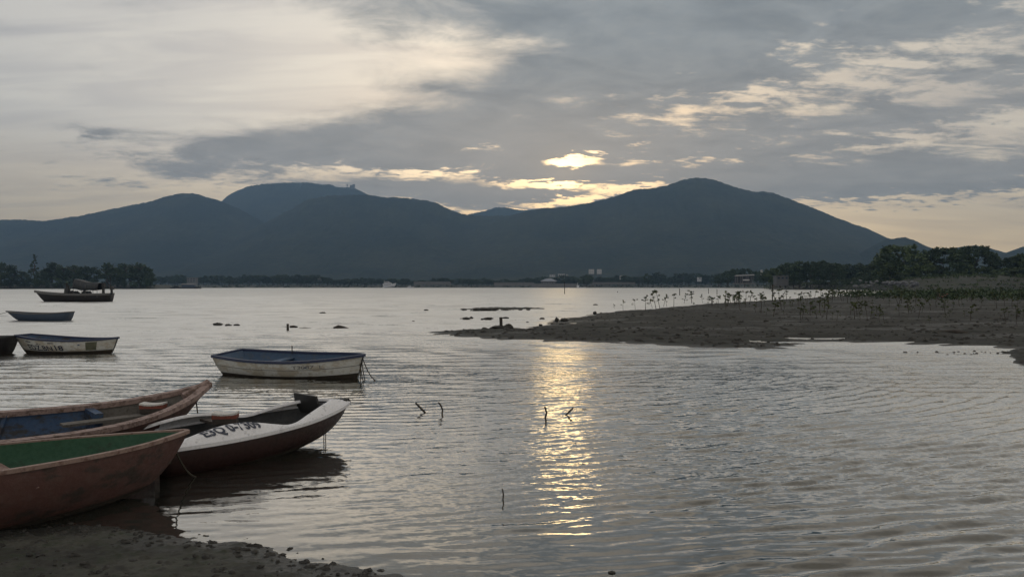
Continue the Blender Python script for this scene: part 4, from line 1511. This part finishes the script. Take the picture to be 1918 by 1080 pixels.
G = 'mangrove saplings on the mudflat'
for px, py, hp, w, lab in (
        (1151, 578, 11, 1.3, 'leftmost mangrove sapling, tiny, at the water edge of the mudflat'),
        (1167, 580, 17, 1.0, 'second sapling from the left, with a single leafy tuft'),
        (1190, 581, 21, 1.0, 'third sapling from the left, thin stem with one tuft'),
        (1209, 582, 26, 1.3, 'fourth sapling from the left, bushy with several tufts'),
        (1229, 579, 32, 1.0, 'tall thin sapling left of the tallest bare-stemmed one'),
        (1236, 578, 34, .9, 'tallest bare-stemmed sapling at the mudflat tip'),
        (1222, 577, 14, 1.2, 'short sapling at the foot of the tall thin pair'),
        (1243, 574, 22, 1.0, 'sapling just right of the tall thin pair'),
        (1249, 574, 18, 1.0, 'low sapling leaning right of the tall pair'),
        (1262, 575, 24, 1.2, 'bushy dark sapling left of the first pole on the mudflat'),
        (1281, 569, 18, 1.0, 'thin sapling right behind the first pole'),
        (1296, 568, 24, 1.6, 'largest bushy sapling silhouetted against the water'),
        (1300, 582, 14, .8, 'bare low stem standing in front of the largest bushy sapling'),
        (1316, 567, 15, 1.0, 'small sapling right of the largest bushy one')):
    sapling(px, py, hp, lab, G, wide=w)
rs = random.Random(5)
cnt = 0
for i in range(210):
    px = rs.uniform(1325, 1930)
    lo = np.interp(px, [1325, 1440, 1550, 1650, 1930], [570, 565, 560, 556, 554])
    hi = np.interp(px, [1325, 1400, 1500, 1650, 1930], [576, 592, 602, 606, 608])
    py = lo + (hi - lo) * rs.random() ** 2.0
    hp = np.interp(py, [554, 570, 598], [13, 19, 25]) * rs.uniform(.45, 1.35)
    if px < 1480:
        lab = 'mangrove sapling ' + ('just right of the largest bushy one' if px < 1365 else 'midway along the back edge' if px < 1410 else 'near the board-topped post') + (', low and small' if hp < 13 else ', taller' if hp > 19 else '') + (', on nearer mud' if py > 576 else '')
    elif py < 566:
        lab = 'distant mangrove sapling in the thicket near the right-hand bank'
    else:
        lab = 'mangrove sapling on open mud ' + ('right of the board-topped post' if px < 1560 else 'in the middle of the mudflat' if px < 1680 else 'above the fallen log' if px < 1820 else 'near the right frame edge') + (', low and small' if hp < 14 else ', taller' if hp > 22 else '')
    sapling(px, float(py), float(hp), lab, G, wide=rs.uniform(.9, 1.5))
# marsh growth further back reads as one mass
rng = np.random.default_rng(77)
cs = []
_px, _py = rng.uniform(1560, 1990, 2200), rng.uniform(546.5, 560, 2200)
_Y = (H - .4) * F / (_py - HY)
_X = (_px - 959) / F * _Y
_ok = (_py < np.interp(_px, [1560, 1650, 1990], [553, 558, 561])) & (spit_height(_X, _Y) > .05) & (fbm(_X * .05, _Y * .03, 3) > -.12)
cs = [(a_, b_, rng.uniform(.4, 1.1)) for a_, b_ in zip(_X[_ok], _Y[_ok])][:520]
v, f = leaf_quads(cs, 16, .9, .15, rng, .6)
o = link('marsh_plants', mesh_from('marsh_plants', v, f, M['leafA']))
tag(o, 'mass of low green marsh plants along the foot of the bank', 'plants', kind='stuff')


# rough grass and scrub over the right-hand bank and the far shore
rng = np.random.default_rng(78)
dgv = bpy.context.evaluated_depsgraph_get()


def bank_cover(name, surf, px0, px1, n, size, label, mat, seed, rad):
    rng = np.random.default_rng(seed)
    bpy.context.view_layer.update()
    co = np.empty(len(surf.data.vertices) * 3, np.float32)
    surf.data.vertices.foreach_get('co', co)
    co = co.reshape(-1, 3)
    px = 959 + co[:, 0] / co[:, 1] * F
    keep = co[(px > px0) & (px < px1) & (co[:, 2] > .3)]
    idx = rng.integers(0, len(keep), n)
    cs = keep[idx] + np.stack([rng.normal(size=n) * 2.2, rng.normal(size=n) * 2.5, rng.uniform(-.1, .25, n)], -1)
    clump = fbm(cs[:, 0] * .12, cs[:, 1] * .12, 3)
    cs = cs[clump > -.15]
    v, f = leaf_quads(cs, 12, rad, size, rng, .55)
    o = link(name, mesh_from(name, v, f, mat))
    tag(o, label, 'grass', kind='stuff')


bank_cover('bank_scrub', bpy.data.objects['grassy_bank'], 1430, 2050, 2600, .22, 'rough grass and scrub over the right-hand bank', M['leafB'], 5, 1.0)
bank_cover('far_scrub', bpy.data.objects['far_shore'], -50, 1600, 2600, .7, 'dark scrub along the low far shore', M['leafA'], 6, 2.6)


# ------------------------------------------------------------------ rocks, posts, sticks
def rock_mesh(seed, flat=.55):
    rng = np.random.default_rng(seed)
    n, mth = 9, 6
    vs = []
    for i in range(mth + 1):
        ph = math.pi * i / mth
        for j in range(n):
            th = 2 * math.pi * j / n
            r = .5 * (1 + .28 * rng.normal() * .6)
            vs.append((r * math.sin(ph) * math.cos(th), r * math.sin(ph) * math.sin(th), r * math.cos(ph) * flat))
    fs = []
    for i in range(mth):
        for j in range(n):
            j2 = (j + 1) % n
            fs.append((i * n + j, (i + 1) * n + j, (i + 1) * n + j2, i * n + j2))
    return mesh_from('rock', vs, fs, M['rock'])


ROCKS = [rock_mesh(40 + i) for i in range(8)]


def rock(px, py, wpx, hpx, label, group=None, z=0.0, name='rock', k=None, depth=None):
    """rock whose foot the photograph shows at (px, py)"""
    P = W(px, py, z)
    wd_ = wpx / F * P.y
    hh = hpx / F * P.y
    me = ROCKS[k if k is not None else random.randrange(len(ROCKS))]
    o = link(name, me, None, (P.x, P.y, z + hh * .3), (0, 0, random.uniform(-.4, .4)))
    o.scale = (wd_, depth or wd_ * .8, hh * 1.55)
    tag(o, label, 'rock', group)
    return o


rock(407, 609, 18, 7, 'left and largest of the three dark rocks awash in the bay', 'three rocks awash', k=0)
rock(427.5, 610.5, 13, 5.5, 'middle one of the three dark rocks awash in the bay', 'three rocks awash', k=1)
rock(443, 610.5, 13, 5.5, 'right one of the three dark rocks awash in the bay', 'three rocks awash', k=2)
rock(604, 587, 13, 4, 'small flat dark rock far out above the post and log', k=3)
rock(798, 582, 9, 4, 'tiny rock alone on the water left of the mud bar', k=4)
rock(774, 602, 6, 2.5, 'tiny dark speck of rock nearest the mudflat tip on open water', k=5)
rock(865, 597, 8, 2, 'flattest rock at the left end of the row before the mud bar', 'row of rocks before the mud bar', k=6)
rock(873, 598, 16, 6, 'dark lumpy rock second in the row before the mud bar', 'row of rocks before the mud bar', k=0)
rock(883, 597, 8, 6, 'small peaked rock touching the lumpy one in the row', 'row of rocks before the mud bar', k=1)
rock(903, 599, 6, 4, 'small rock left of the flat rock in the row', 'row of rocks before the mud bar', k=2)
rock(914, 598.5, 22, 6, 'long flat rock in the row left of the stump post', 'row of rocks before the mud bar', k=3)
rock(947, 596.5, 13, 4.5, 'rounded rock right behind the stump post', 'row of rocks before the mud bar', k=4)
rock(1015, 598, 11, 5, 'rock in the golden glitter before the mudflat', k=5)
rock(988, 604, 6, 2.5, 'tiny rock in the glitter right of the stump mound', k=6)
rock(1013, 611, 8, 6, 'upright stone on the small mud tongue in the glitter', k=7)
rock(1043, 602, 8, 11, 'dark upright boulder at the left shoulder of the mudflat', 'boulders on the mudflat shoulder', z=.05, k=1)
rock(1057, 602, 16, 9, 'broad boulder beside the upright one on the mudflat shoulder', 'boulders on the mudflat shoulder', z=.05, k=2)
rock(1114, 588, 8, 7, 'small stone on the back edge of the mudflat', z=.05, k=3)
rock(1115, 571, 9, 2.5, 'flat rock on the far water behind the mudflat tip', k=4)
rock(935, 617, 40, 11, 'dark rocky mound round the foot of the stump post', z=0, name='rock_mound', k=5)
rock(952, 616, 18, 13, 'peaked rock on the right of the stump mound', k=6)
rock(972, 620, 12, 5, 'low rock at the right foot of the stump mound', k=7)
o = MB().tube([W(938.5, 617) + Vector((0, 0, -.1)), W(938.5, 617) + Vector((0, 0, .30)), W(938.5, 617) + Vector((-.01, 0, .57))], [.085, .07, .075], 8).build('stump_post', M['wood_old'])
tag(o, 'weathered stump post standing on the mudflat tip mound', 'post')
# post with a log lying behind it
P = W(539, 618.5)
o = MB().tube([P + Vector((0, 0, -.2)), P + Vector((0, 0, .30))], .055, 7).build('mooring_post', M['wood_old'])
tag(o, 'short dark post in the open water beside a floating log', 'post')
a, b = W(543, 613.5), W(557, 613.5)
o = MB().tube([a + Vector((0, 0, .04)), a.lerp(b, .5) + Vector((0, .02, .06)), b + Vector((0, 0, .03))], [.06, .055, .04], 7).build('floating_log', M['wood_old'])
tag(o, 'short floating log touching the dark post', 'log')
a, b = W(560, 614.5), W(587, 614.5)
o = MB().tube([a, a.lerp(b, .4) + Vector((0, 0, .02)), b], [.035, .03, .012], 6).build('driftwood', M['wood_old'])
tag(o, 'thin driftwood lying low right of the post and log', 'driftwood')
a, b = W(625, 615), W(654, 615)
o = MB().tube([a, a.lerp(b, .3) + Vector((0, 0, .08)), a.lerp(b, .6) + Vector((0, 0, .05)), b], [.07, .09, .07, .02], 7).build('floating_log', M['wood_old'])
tag(o, 'dark humped log afloat in the middle of the bay', 'log')
# mud bar out in the bay
bar = [(862, 581.0), (885, 578.8), (920, 577.6), (960, 578), (1000, 577.8), (1016, 578.6), (1000, 580), (960, 581), (900, 582)]
bw = [tuple(W(*p).xy) for p in bar]
xs = np.linspace(min(p[0] for p in bw) - .5, max(p[0] for p in bw) + .5, 120)
ys = np.linspace(min(p[1] for p in bw) - .6, max(p[1] for p in bw) + .6, 36)
U, V = np.meshgrid(xs, ys)
dd = poly_dist(U, V, bw) + fbm(U * 1.3, V * .9, 3) * .5
heightfield('mud_bar', U, V, lambda u, v: (u, v, np.clip(np.where(dd > 0, .05 + .12 * (1 - np.exp(-np.maximum(dd, 0) / .8)), dd * .2), -.3, 1) + .08 * np.maximum(0, fbm(u * 2.0, v * 1.5, 3)) * (dd > 0)), M['mudfar'])
for i in range(7):
    px = 868 + i * 21 + random.uniform(-5, 5)
    rock(px, 580.5, random.uniform(9, 22), random.uniform(3, 5), 'dark stone on the long mud bar out in the bay', 'stones on the mud bar', z=.06)
# mud lobe at the right edge and scattered clods before it
lobe = [(1880, 662), (1900, 655), (1990, 654), (1990, 690), (1925, 686), (1893, 678), (1905, 671)]
lw = [tuple(W(*p).xy) for p in lobe]
xs = np.linspace(min(p[0] for p in lw) - .6, max(p[0] for p in lw) + .5, 90)
ys = np.linspace(min(p[1] for p in lw) - .6, max(p[1] for p in lw) + .6, 90)
U, V = np.meshgrid(xs, ys)
dl = poly_dist(U, V, lw) + fbm(U * 1.6, V * 1.1, 4) * .55
heightfield('mud_lobe', U, V, lambda u, v: (u, v, np.clip(np.where(dl > 0, .02 + .10 * (1 - np.exp(-np.maximum(dl, 0) / .6)), dl * .2), -.3, 1) + .05 * fbm(u * 4, v * 4, 3) * (dl > 0)), M['mudfar'])


def scatter_stones(name, pts, smin, smax, label, mat, seed):
    rng = np.random.default_rng(seed)
    vs, fs = [], []
    base = [v.co[:] for v in ROCKS[0].vertices]
    tpl = np.array([(math.cos(a) * r, math.sin(a) * r, z) for r, z in ((1, 0), (.8, .55), (0.01, .75)) for a in np.linspace(0, 2 * np.pi, 6, endpoint=False)])
    tf = [(i * 6 + j, i * 6 + (j + 1) % 6, (i + 1) * 6 + (j + 1) % 6, (i + 1) * 6 + j) for i in range(2) for j in range(6)]
    for (x, y, z) in pts:
        s = smin + (smax - smin) * rng.random() ** 3
        t = tpl * (1 + .25 * rng.normal(size=tpl.shape)) * np.array([s * rng.uniform(.7, 1.5), s, s * .8])
        b = len(vs)
        vs += [(x + q[0], y + q[1], z - s * .12 + q[2]) for q in t]
        fs += [tuple(i + b for i in ff) for ff in tf]
    o = link(name, mesh_from(name, np.array(vs), np.array(fs), mat))
    tag(o, label, 'stones', kind='stuff')


pts = []
while len(pts) < 70:
    px, py = random.uniform(1690, 1890), random.uniform(656, 664)
    pts.append(tuple(W(px, py)))
scatter_stones('mud_clods', pts, .01, .06, 'line of small dark clods breaking the water off the mudflat', M['rock'], 3)
_X, _Y = RNG.uniform(-7, .3, 9000), RNG.uniform(4.6, 7.6, 9000)
_D = poly_dist(_X, _Y, SHORE)
_Z = shore_height(_X, _Y)
_K = (_D > -.12) & (RNG.random(9000) < np.where(_D < .3, .55, .22))
pts = [(a_, b_, c_) for a_, b_, c_ in zip(_X[_K], _Y[_K], _Z[_K])]
scatter_stones('shore_pebbles', pts, .004, .036, 'small dark pebbles and weed clods on the near mud', M['rock'], 4)
_px, _py = RNG.uniform(830, 1918, 2300), RNG.uniform(575, 652, 2300)
_Y = H * F / (_py - HY)
_X = (_px - 959) / F * _Y
_Z = spit_height(_X, _Y)
pts = [(a_, b_, c_) for a_, b_, c_ in zip(_X, _Y, _Z) if c_ > .02]
scatter_stones('mudflat_stones', pts, .02, .13, 'dark stones and weed clods strewn over the mudflat', M['rock'], 5)


def stick(pxs, rad, label, z=0.0):
    """pxs: foot first, then points upwards, as the photograph shows them"""
    P0 = W(*pxs[0])
    path = [P0 + Vector((0, 0, -.12))] + [WY(px, py, P0.y) for px, py in pxs]
    o = MB().tube(path, [rad] * (len(path) - 1) + [rad * .8], 6).build('stick', M['wood_old'])
    tag(o, label, 'stick', 'sticks poking out of the water')


stick([(796, 772), (787, 763), (778, 754)], .018, 'leftmost stick poking out of the near water, leaning left')
stick([(828, 774), (829, 767), (825, 758), (821, 753)], .014, 'slim bent stick beside the leftmost leaning one')
stick([(1021, 783), (1024, 772), (1021, 763), (1020, 761)], .016, 'upright knobbed stick at the edge of the golden glitter')
stick([(1060, 777), (1066, 771), (1074, 763)], .016, 'stick leaning right in the golden glitter')
stick([(942, 935), (943, 926), (941, 915)], .008, 'thin upright twig nearest the camera in the water')
o = rock(1146, 1073, 14, 5, 'small clod with weed in the near water at the bottom edge', k=2, name='weed_clod')


def pole(px, py, top, rad, label, Y=None):
    P = W(px, py)
    T = WY(px, top, P.y)
    o = MB().tube([P + Vector((0, 0, -.3)), P.lerp(T, .5), T], [rad, rad * .9, rad * .8], 6).build('channel_pole', M['wood_old'])
    tag(o, label, 'pole', 'poles in the shallows')
    return o


pole(1057.5, 550, 528, .11, 'thin tall pole in the sunlit far water before the hall')
pole(1273, 553, 540, .09, 'first thin pole behind the mudflat saplings')
pole(1327, 550, 540, .08, 'left pole of the thin pair behind the saplings')
pole(1343, 552, 541, .08, 'right pole of the thin pair behind the saplings')
pole(1156.5, 547.5, 545.5, .12, 'stub of a post on the far water')
P = W(1447, 566)
r = empty('marker_post', P, 0, 'dark post with a pale grey board at its top among the saplings', 'post', 'poles in the shallows')
hgt = 33 / F * P.y
MB().tube([(0, 0, -.3), (0, 0, hgt)], .06, 6).build('post', M['wood_old'], r)
MB().box((.13, 0, hgt - .25), (.17, .03, .45)).build('board', M['grey_rail'], r)
# long pale and dark things lying on the right-hand mud
a, b = W(1757, 615, .3), W(1816, 617, .3)
hz = float(spit_height(np.array([a.x]), np.array([a.y]))[0])
o = MB().tube([a.xy.to_3d() + Vector((0, 0, hz)), a.lerp(b, .5).xy.to_3d() + Vector((0, 0, hz + .04)), b.xy.to_3d() + Vector((0, 0, hz))], [.06, .10, .06], 7).build('fallen_log', M['wood_old'])
tag(o, 'long dark log lying on the mud at the right', 'log')
P = W(1765, 557, .3)
hz = float(spit_height(np.array([P.x]), np.array([P.y]))[0])
M['pink'] = mat_plain('faded_pink_plastic', (.42, .12, .11))
vs = MB().box((0, 0, .35), (1.3, .5, .5), None, .75).box((.6, 0, .62), (.35, .4, .2))
o = vs.build('pink_float', M['pink'], None, False, (P.x, P.y, hz))
tag(o, 'small faded pink plastic float stranded among the marsh plants', 'float')

# rubble on the bank
M['pale_rock'] = mat_worn('pale_rock', (.16, .165, .18), (.09, .09, .095), 2, .5, .8, .5)
ROCKP = [m_.copy() for m_ in ROCKS]
for m_ in ROCKP:
    m_.materials.clear()
    m_.materials.append(M['pale_rock'])
for i in range(46):
    px = random.uniform(1655, 1722) if i < 34 else random.uniform(1590, 1655)
    py = random.uniform(527, 536) if i < 34 else random.uniform(525, 538)
    Y = float(np.interp(px, [1590, 1640, 1722], [330, 300, 272]))
    P = WY(px, py, Y)
    o = link('boulder', random.choice(ROCKP), None, P, (0, 0, random.uniform(0, 6)))
    s = random.uniform(.7, 1.6)
    o.scale = (s * 1.2, s, s * 1.2)
    tag(o, ('large' if s > 1.25 else 'small' if s < .95 else 'middling') + ' pale boulder ' + ('scattered left of the rubble heap' if i >= 34 else 'at the left of the rubble heap' if px < 1677 else 'in the middle of the rubble heap' if px < 1700 else 'at the right of the rubble heap') + ' below the bank', 'boulder', 'rubble boulders on the bank')


# ------------------------------------------------------------------ far buildings and vessels
M['b_white'] = mat_plain('pale_render', (.50, .50, .52), .7, .12, .5)
M['b_grey'] = mat_plain('grey_render', (.17, .17, .175), .8, .15, .4)
M['b_roof'] = mat_plain('grey_blue_roof', (.22, .24, .29), .6, .1, .5)
M['b_dull'] = mat_plain('dull_render', (.085, .085, .088), .8, .15, .4)
M['b_dark'] = mat_plain('dark_opening', (.03, .03, .035), .5, .1)
M['y_white'] = mat_plain('yacht_white', (.66, .68, .74), .35, .06)
M['y_glass'] = mat_plain('dark_glass', (.02, .03, .05), .15, .05)


def mpp(Y):
    return Y / F


def hall(px0, px1, eave, ridge_, base, Y):
    k = mpp(Y)
    c = WY((px0 + px1) / 2, base, Y)
    r = empty('waterside_hall', c, 0, 'low hall with pale hipped roof on the far shore under the sun', 'building')
    w = (px1 - px0) * k
    he = (base - eave) * k
    hr = (base - ridge_) * k
    MB().box((0, 6, he / 2 - 1), (w * .8, 10, he + 2 - .1)).build('wall', M['b_grey'], r)
    vs = [(-w / 2, 0, he), (w / 2, 0, he), (w / 2, 12, he), (-w / 2, 12, he), (-w * .10, 6, hr), (w * .14, 6, hr)]
    fs = [(0, 1, 5, 4), (1, 2, 5), (2, 3, 4, 5), (3, 0, 4), (3, 2, 1, 0)]
    MB().add(vs, fs).build('roof', M['b_roof'], r)
    for i in range(6):
        x = -w * .36 + w * .72 * i / 5
        MB().box((x, .95, he * .5 - .5), (w * .05, .16, he * .6)).build('doorway', M['b_dark'], r)
    return r


hall(1011, 1045, 526.5, 521, 532, 935)
for px0, px1, y0, y1, Y, lab in ((996, 1082, 531, 537, 905, 'long pale sea wall below the hip-roofed hall'), (775, 845, 527.5, 531.5, 960, 'long pale low wall right of the yacht'),
                                 (925, 1000, 529, 533, 950, 'pale low wall left of the hip-roofed hall'), (1448, 1566, 528.5, 540.5, 505, 'grey sea wall before the right-hand wood'),
                                 (1105, 1190, 528.5, 531, 960, 'faint pale embankment wall right of the dark bushy tree')):
    a, b = WY(px0, y1, Y), WY(px1, y0, Y)
    r = empty('sea_wall', (a.x, Y, a.z), 0, lab, 'wall', 'walls along the far shore')
    L = b.x - a.x
    n = max(4, int(L / 6))
    for i in range(n):
        MB().box((L * (i + .5) / n, 0, (b.z - a.z) / 2 + random.uniform(-.06, .06) - .5), (L / n - .08, .8, b.z - a.z + 1)).build('panel', M['b_grey'], r)
    MB().box((L / 2, -.05, b.z - a.z + .12), (L, 1.1, .22)).build('coping', M['b_grey'], r)


def block(px0, px1, y0, y1, Y, label, mat, cols, rows, depth=8, name='white_building', group=None, roof=True):
    a, b = WY(px0, y1, Y), WY(px1, y0, Y)
    w, hh = b.x - a.x, b.z - a.z
    r = empty(name, ((a.x + b.x) / 2, Y, a.z), 0, label, 'building', group)
    MB().box((0, depth / 2, hh / 2 - 1.5), (w, depth, hh + 3)).build('wall', mat, r)
    if roof:
        MB().box((0, depth / 2, hh + .15), (w * 1.06, depth * 1.06, .3)).build('roof', mat, r)
    for i in range(cols):
        for j in range(rows):
            x = -w / 2 + w * (i + .5) / cols
            z = hh * (j + .5) / rows
            MB().box((x, -.02, z), (w / cols * .5, .12, hh / rows * .42)).build('window', M['y_glass'], r)
    return r


# pair of hoardings on frames
for px0, px1, lab in ((1102.5, 1113, 'left of the two white hoardings standing above the far trees'), (1118, 1127, 'right of the two white hoardings standing above the far trees')):
    Y = 1130
    a, b = WY(px0, 513, Y), WY(px1, 504, Y)
    w, hh = b.x - a.x, b.z - a.z
    r = empty('hoarding', ((a.x + b.x) / 2, Y, 2.5), 0, lab, 'hoarding', 'pair of white hoardings')
    for i in range(3):
        for j in range(2):
            MB().box((-w / 2 + w * (i + .5) / 3, 0, a.z - 2.5 + hh * (j + .5) / 2), (w / 3 - .18, .25, hh / 2 - .18)).build('panel', M['b_white'], r)
    MB().box((0, .22, a.z - 2.5 + hh / 2), (w, .15, hh)).build('backing', M['b_grey'], r)
    for sx in (-.35, .35):
        MB().tube([(w * sx, .45, -1), (w * sx, .45, a.z - 2.5 + hh * .9)], .22, 6).build('leg', M['b_grey'], r)
block(1030, 1040, 514, 517, 1320, 'pale roof of a village house left behind the hall', M['b_white'], 2, 1, name='village_house', group='village houses behind the far trees')
block(1046, 1058, 513, 518, 1300, 'widest pale village house above the hall roof', M['b_white'], 3, 1, name='village_house', group='village houses behind the far trees')
block(1061, 1064, 514, 517, 1310, 'small pale village house right above the hall', M['b_white'], 1, 1, name='village_house', group='village houses behind the far trees')
block(1162, 1167, 516, 519.5, 1140, 'small white hut between the hoardings and the lone round tree', M['b_white'], 1, 1, name='hut', group='white huts on the far shore')
block(1308, 1314, 519.5, 523, 1100, 'small white hut left of the pavilion trees', M['b_white'], 1, 1, name='hut', group='white huts on the far shore')
block(594, 600, 519, 522, 1130, 'tiny pale hut in the tree line left of the yacht', M['b_white'], 1, 1, name='hut', group='white huts on the far shore')
block(1455, 1477, 517, 524, 430, 'dull flat-roofed house in front of the right-hand wood', M['b_dull'], 3, 1, 6, 'flat_roofed_house')
block(350, 366, 520, 528, 985, 'two-storey grey house behind the moored barge at left', M['b_grey'], 3, 2, 8, 'grey_house')
block(1426, 1428.5, 506, 509, 640, 'tiny white shrine above the trees right of the pavilion', M['b_white'], 1, 1, 2, 'shrine')


# open pavilion
def pavilion():
    Y = 660
    k = mpp(Y)
    c = WY(1394, 530, Y)
    r = empty('pavilion', c, 0, 'open pavilion with a long pale roof among dark trees at right', 'pavilion')
    w, hh = 35 * k, 16 * k
    vs = [(-w / 2, -3, hh * .80), (w / 2, -3, hh * .88), (w / 2, 3, hh * .88), (-w / 2, 3, hh * .80), (-w / 2 + .6, 0, hh * .95), (w / 2 + .3, 0, hh * 1.04)]
    MB().add(vs, [(0, 1, 5, 4), (1, 2, 5), (2, 3, 4, 5), (3, 0, 4), (3, 2, 1, 0)]).build('roof', M['b_grey'], r)
    for sx in (-.42, -.15, .15, .42):
        for sy in (-2.6, 2.6):
            MB().box((w * sx, sy, hh * .36), (.35, .35, hh * .92)).build('column', M['b_grey'], r)
    MB().box((0, 3.2, hh * .38), (w * .95, .3, hh * .8)).build('back_wall', M['b_dark'], r)
    MB().box((w * .04, -3.4, hh * .36), (w * .34, .5, hh * .14)).build('signboard', M['b_white'], r)
    MB().box((0, 0, -.4), (w * 1.1, 8, .8)).build('platform', M['b_grey'], r)


pavilion()


# motor yacht
def yacht():
    Y = 880
    k = mpp(Y)
    c = WY(717, 539.2, Y)
    r = empty('motor_yacht', c, 0, 'white three-deck motor yacht moored at the far shore, bow to the right', 'yacht')
    r.rotation_euler = (0, math.radians(-9), math.radians(4))
    L = 26 * k
    h = Hull(top=(0, L), bot=(.3, L * .84), beam=[(0, 2.0), (.4, 2.3), (.7, 1.8), (.9, .8), (1, .05)], sheer=[(0, 1.5), (.4, 1.9), (.8, 2.6), (1, 3.0)], keel=[(0, -.5), (1, -.4)], b0=.5, floor=1.2)
    h.outer().build('hull', M['y_white'], r, True)
    h.rail(.06, 4.0, .08, .1, transom=False).build('deck', M['y_white'], r)
    for nm, x0, x1, z0, z1, hw, mat in (('saloon', .06, .70, 1.7, 3.5, 1.9, 'y_white'), ('saloon_window', .10, .64, 2.4, 3.0, 1.95, 'y_glass'), ('upper_deck', .03, .64, 3.5, 4.35, 2.05, 'y_white'),
                                        ('upper_window', .16, .60, 4.35, 4.95, 1.7, 'y_glass'), ('flybridge', .12, .54, 4.95, 5.55, 1.8, 'y_white'), ('bridge_window', .24, .56, 5.55, 6.0, 1.4, 'y_glass'), ('hardtop', .14, .5, 6.0, 6.25, 1.6, 'y_white')):
        p = [(L * x0, z0), (L * x1 + .6, z0), (L * x1 - .4, z1), (L * x0 + .2, z1)]
        vs = [(x, -hw, z) for x, z in p] + [(x, hw, z) for x, z in p]
        MB().add(vs, [(0, 1, 2, 3), (7, 6, 5, 4), (0, 4, 5, 1), (1, 5, 6, 2), (2, 6, 7, 3), (3, 7, 4, 0)]).build(nm, M[mat], r)
    vs = [(L * .50, -2.14, 1.2), (L * .88, -1.5, 2.0), (L * .86, -1.55, 1.65), (L * .50, -2.1, .9)]
    MB().tube([(L * .2, 0, 6.2), (L * .17, 0, 8.2)], .12, 5).build('mast', M['y_white'], r)


yacht()


def small_vessel(px0, px1, y0, y1, Y, label, mat, cabin=True, name='small_boat'):
    k = mpp(Y)
    c = WY(px0, y1, Y)
    c.z = 0
    L, hh = (px1 - px0) * k, (y1 - y0) * k
    r = empty(name, c, 0, label, 'boat', 'boats at the far shore')
    h = Hull(top=(0, L), bot=(.1, L * .9), beam=[(0, L * .13), (.5, L * .16), (.85, L * .1), (1, .05)], sheer=[(0, hh * .45), (.5, hh * .42), (1, hh * .6)], keel=[(0, -.3), (1, -.2)], b0=.5, floor=hh * .3)
    h.outer().build('hull', mat, r, True)
    h.inner().build('inside', mat, r, True)
    if cabin:
        MB().box((L * .38, 0, hh * .65), (L * .3, L * .18, hh * .7), None, .85).build('cabin', M['y_white'], r)
        MB().box((L * .38, -L * .095, hh * .75), (L * .2, .1, hh * .2)).build('window', M['y_glass'], r)
    return r


small_vessel(762, 776, 535.6, 539.6, 850, 'small pale open boat right of the yacht at the far shore', M['y_white'])
small_vessel(1086, 1097, 536.5, 539.3, 850, 'small white boat in the glitter right of the sea wall', M['y_white'], False)
small_vessel(1080, 1085, 530, 539.3, 850, 'white cabin boat seen end on right of the long sea wall', M['y_white'])
small_vessel(309, 320, 536.8, 540.0, 640, 'tiny white boat off the tip of the left islet', M['y_white'], False)


# dark barge with low sheds at left
def barge():
    Y = 640
    k = mpp(Y)
    c = WY(347, 540, Y)
    c.z = 0
    r = empty('barge', c, 0, 'long dark barge with a low shed roof moored off the left islet', 'barge')
    L = 56 * k
    MB().prism([(-L * .5, -2.5), (L * .46, -2.5), (L * .5, -1), (L * .5, 2.5), (-L * .5, 2.5)], -.3, 1.2).build('hull', M['dark_hull'], r)
    MB().box((L * .12, 0, 2.2), (L * .42, 4, 2.0)).build('shed', M['blue_hull'], r)
    vs = [(-L * .12, -2.4, 3.2), (L * .36, -2.4, 3.0), (L * .36, 2.4, 3.0), (-L * .12, 2.4, 3.2), (-L * .1, 0, 4.0), (L * .34, 0, 3.8)]
    MB().add(vs, [(0, 1, 5, 4), (1, 2, 5), (2, 3, 4, 5), (3, 0, 4), (3, 2, 1, 0)]).build('shed_roof', M['b_grey'], r)
    MB().box((-L * .3, 0, 1.7), (L * .12, 3, 1.0)).build('crate_stack', M['dark_in'], r)


barge()
# summit station
P = WY(652, 352, 4290)
r = empty('summit_station', P, 0, 'tiny radio station with masts on the left mountain top', 'building')
MB().box((18, 0, 4), (14, 12, 22)).build('hut', M['b_grey'], r)
MB().box((30, 0, 6), (12, 12, 26)).build('hut', M['b_grey'], r)
MB().tube([(-4, 0, -8), (-4, 0, 20)], 1.2, 6).tube([(-4, 0, 8), (-4, 0, 19)], 3.0, 6).build('mast', M['b_grey'], r)


# ------------------------------------------------------------------ haze
def build_haze():
    m = bpy.data.materials.new('haze')
    m.use_nodes = True
    nt = m.node_tree
    nt.nodes.clear()
    pv = nt.nodes.new('ShaderNodeVolumePrincipled')
    pv.inputs['Color'].default_value = (0.36, 0.61, 1.0, 1)
    pv.inputs['Density'].default_value = 1.95e-4
    pv.inputs['Anisotropy'].default_value = 0.62
    out = nt.nodes.new('ShaderNodeOutputMaterial')
    nt.links.new(pv.outputs[0], out.inputs['Volume'])
    mb = MB().box((0, 2500, 309), (12000, 7200, 620))
    tag(mb.build('haze', m), 'pale evening haze lying over the bay', kind='stuff')


build_haze()
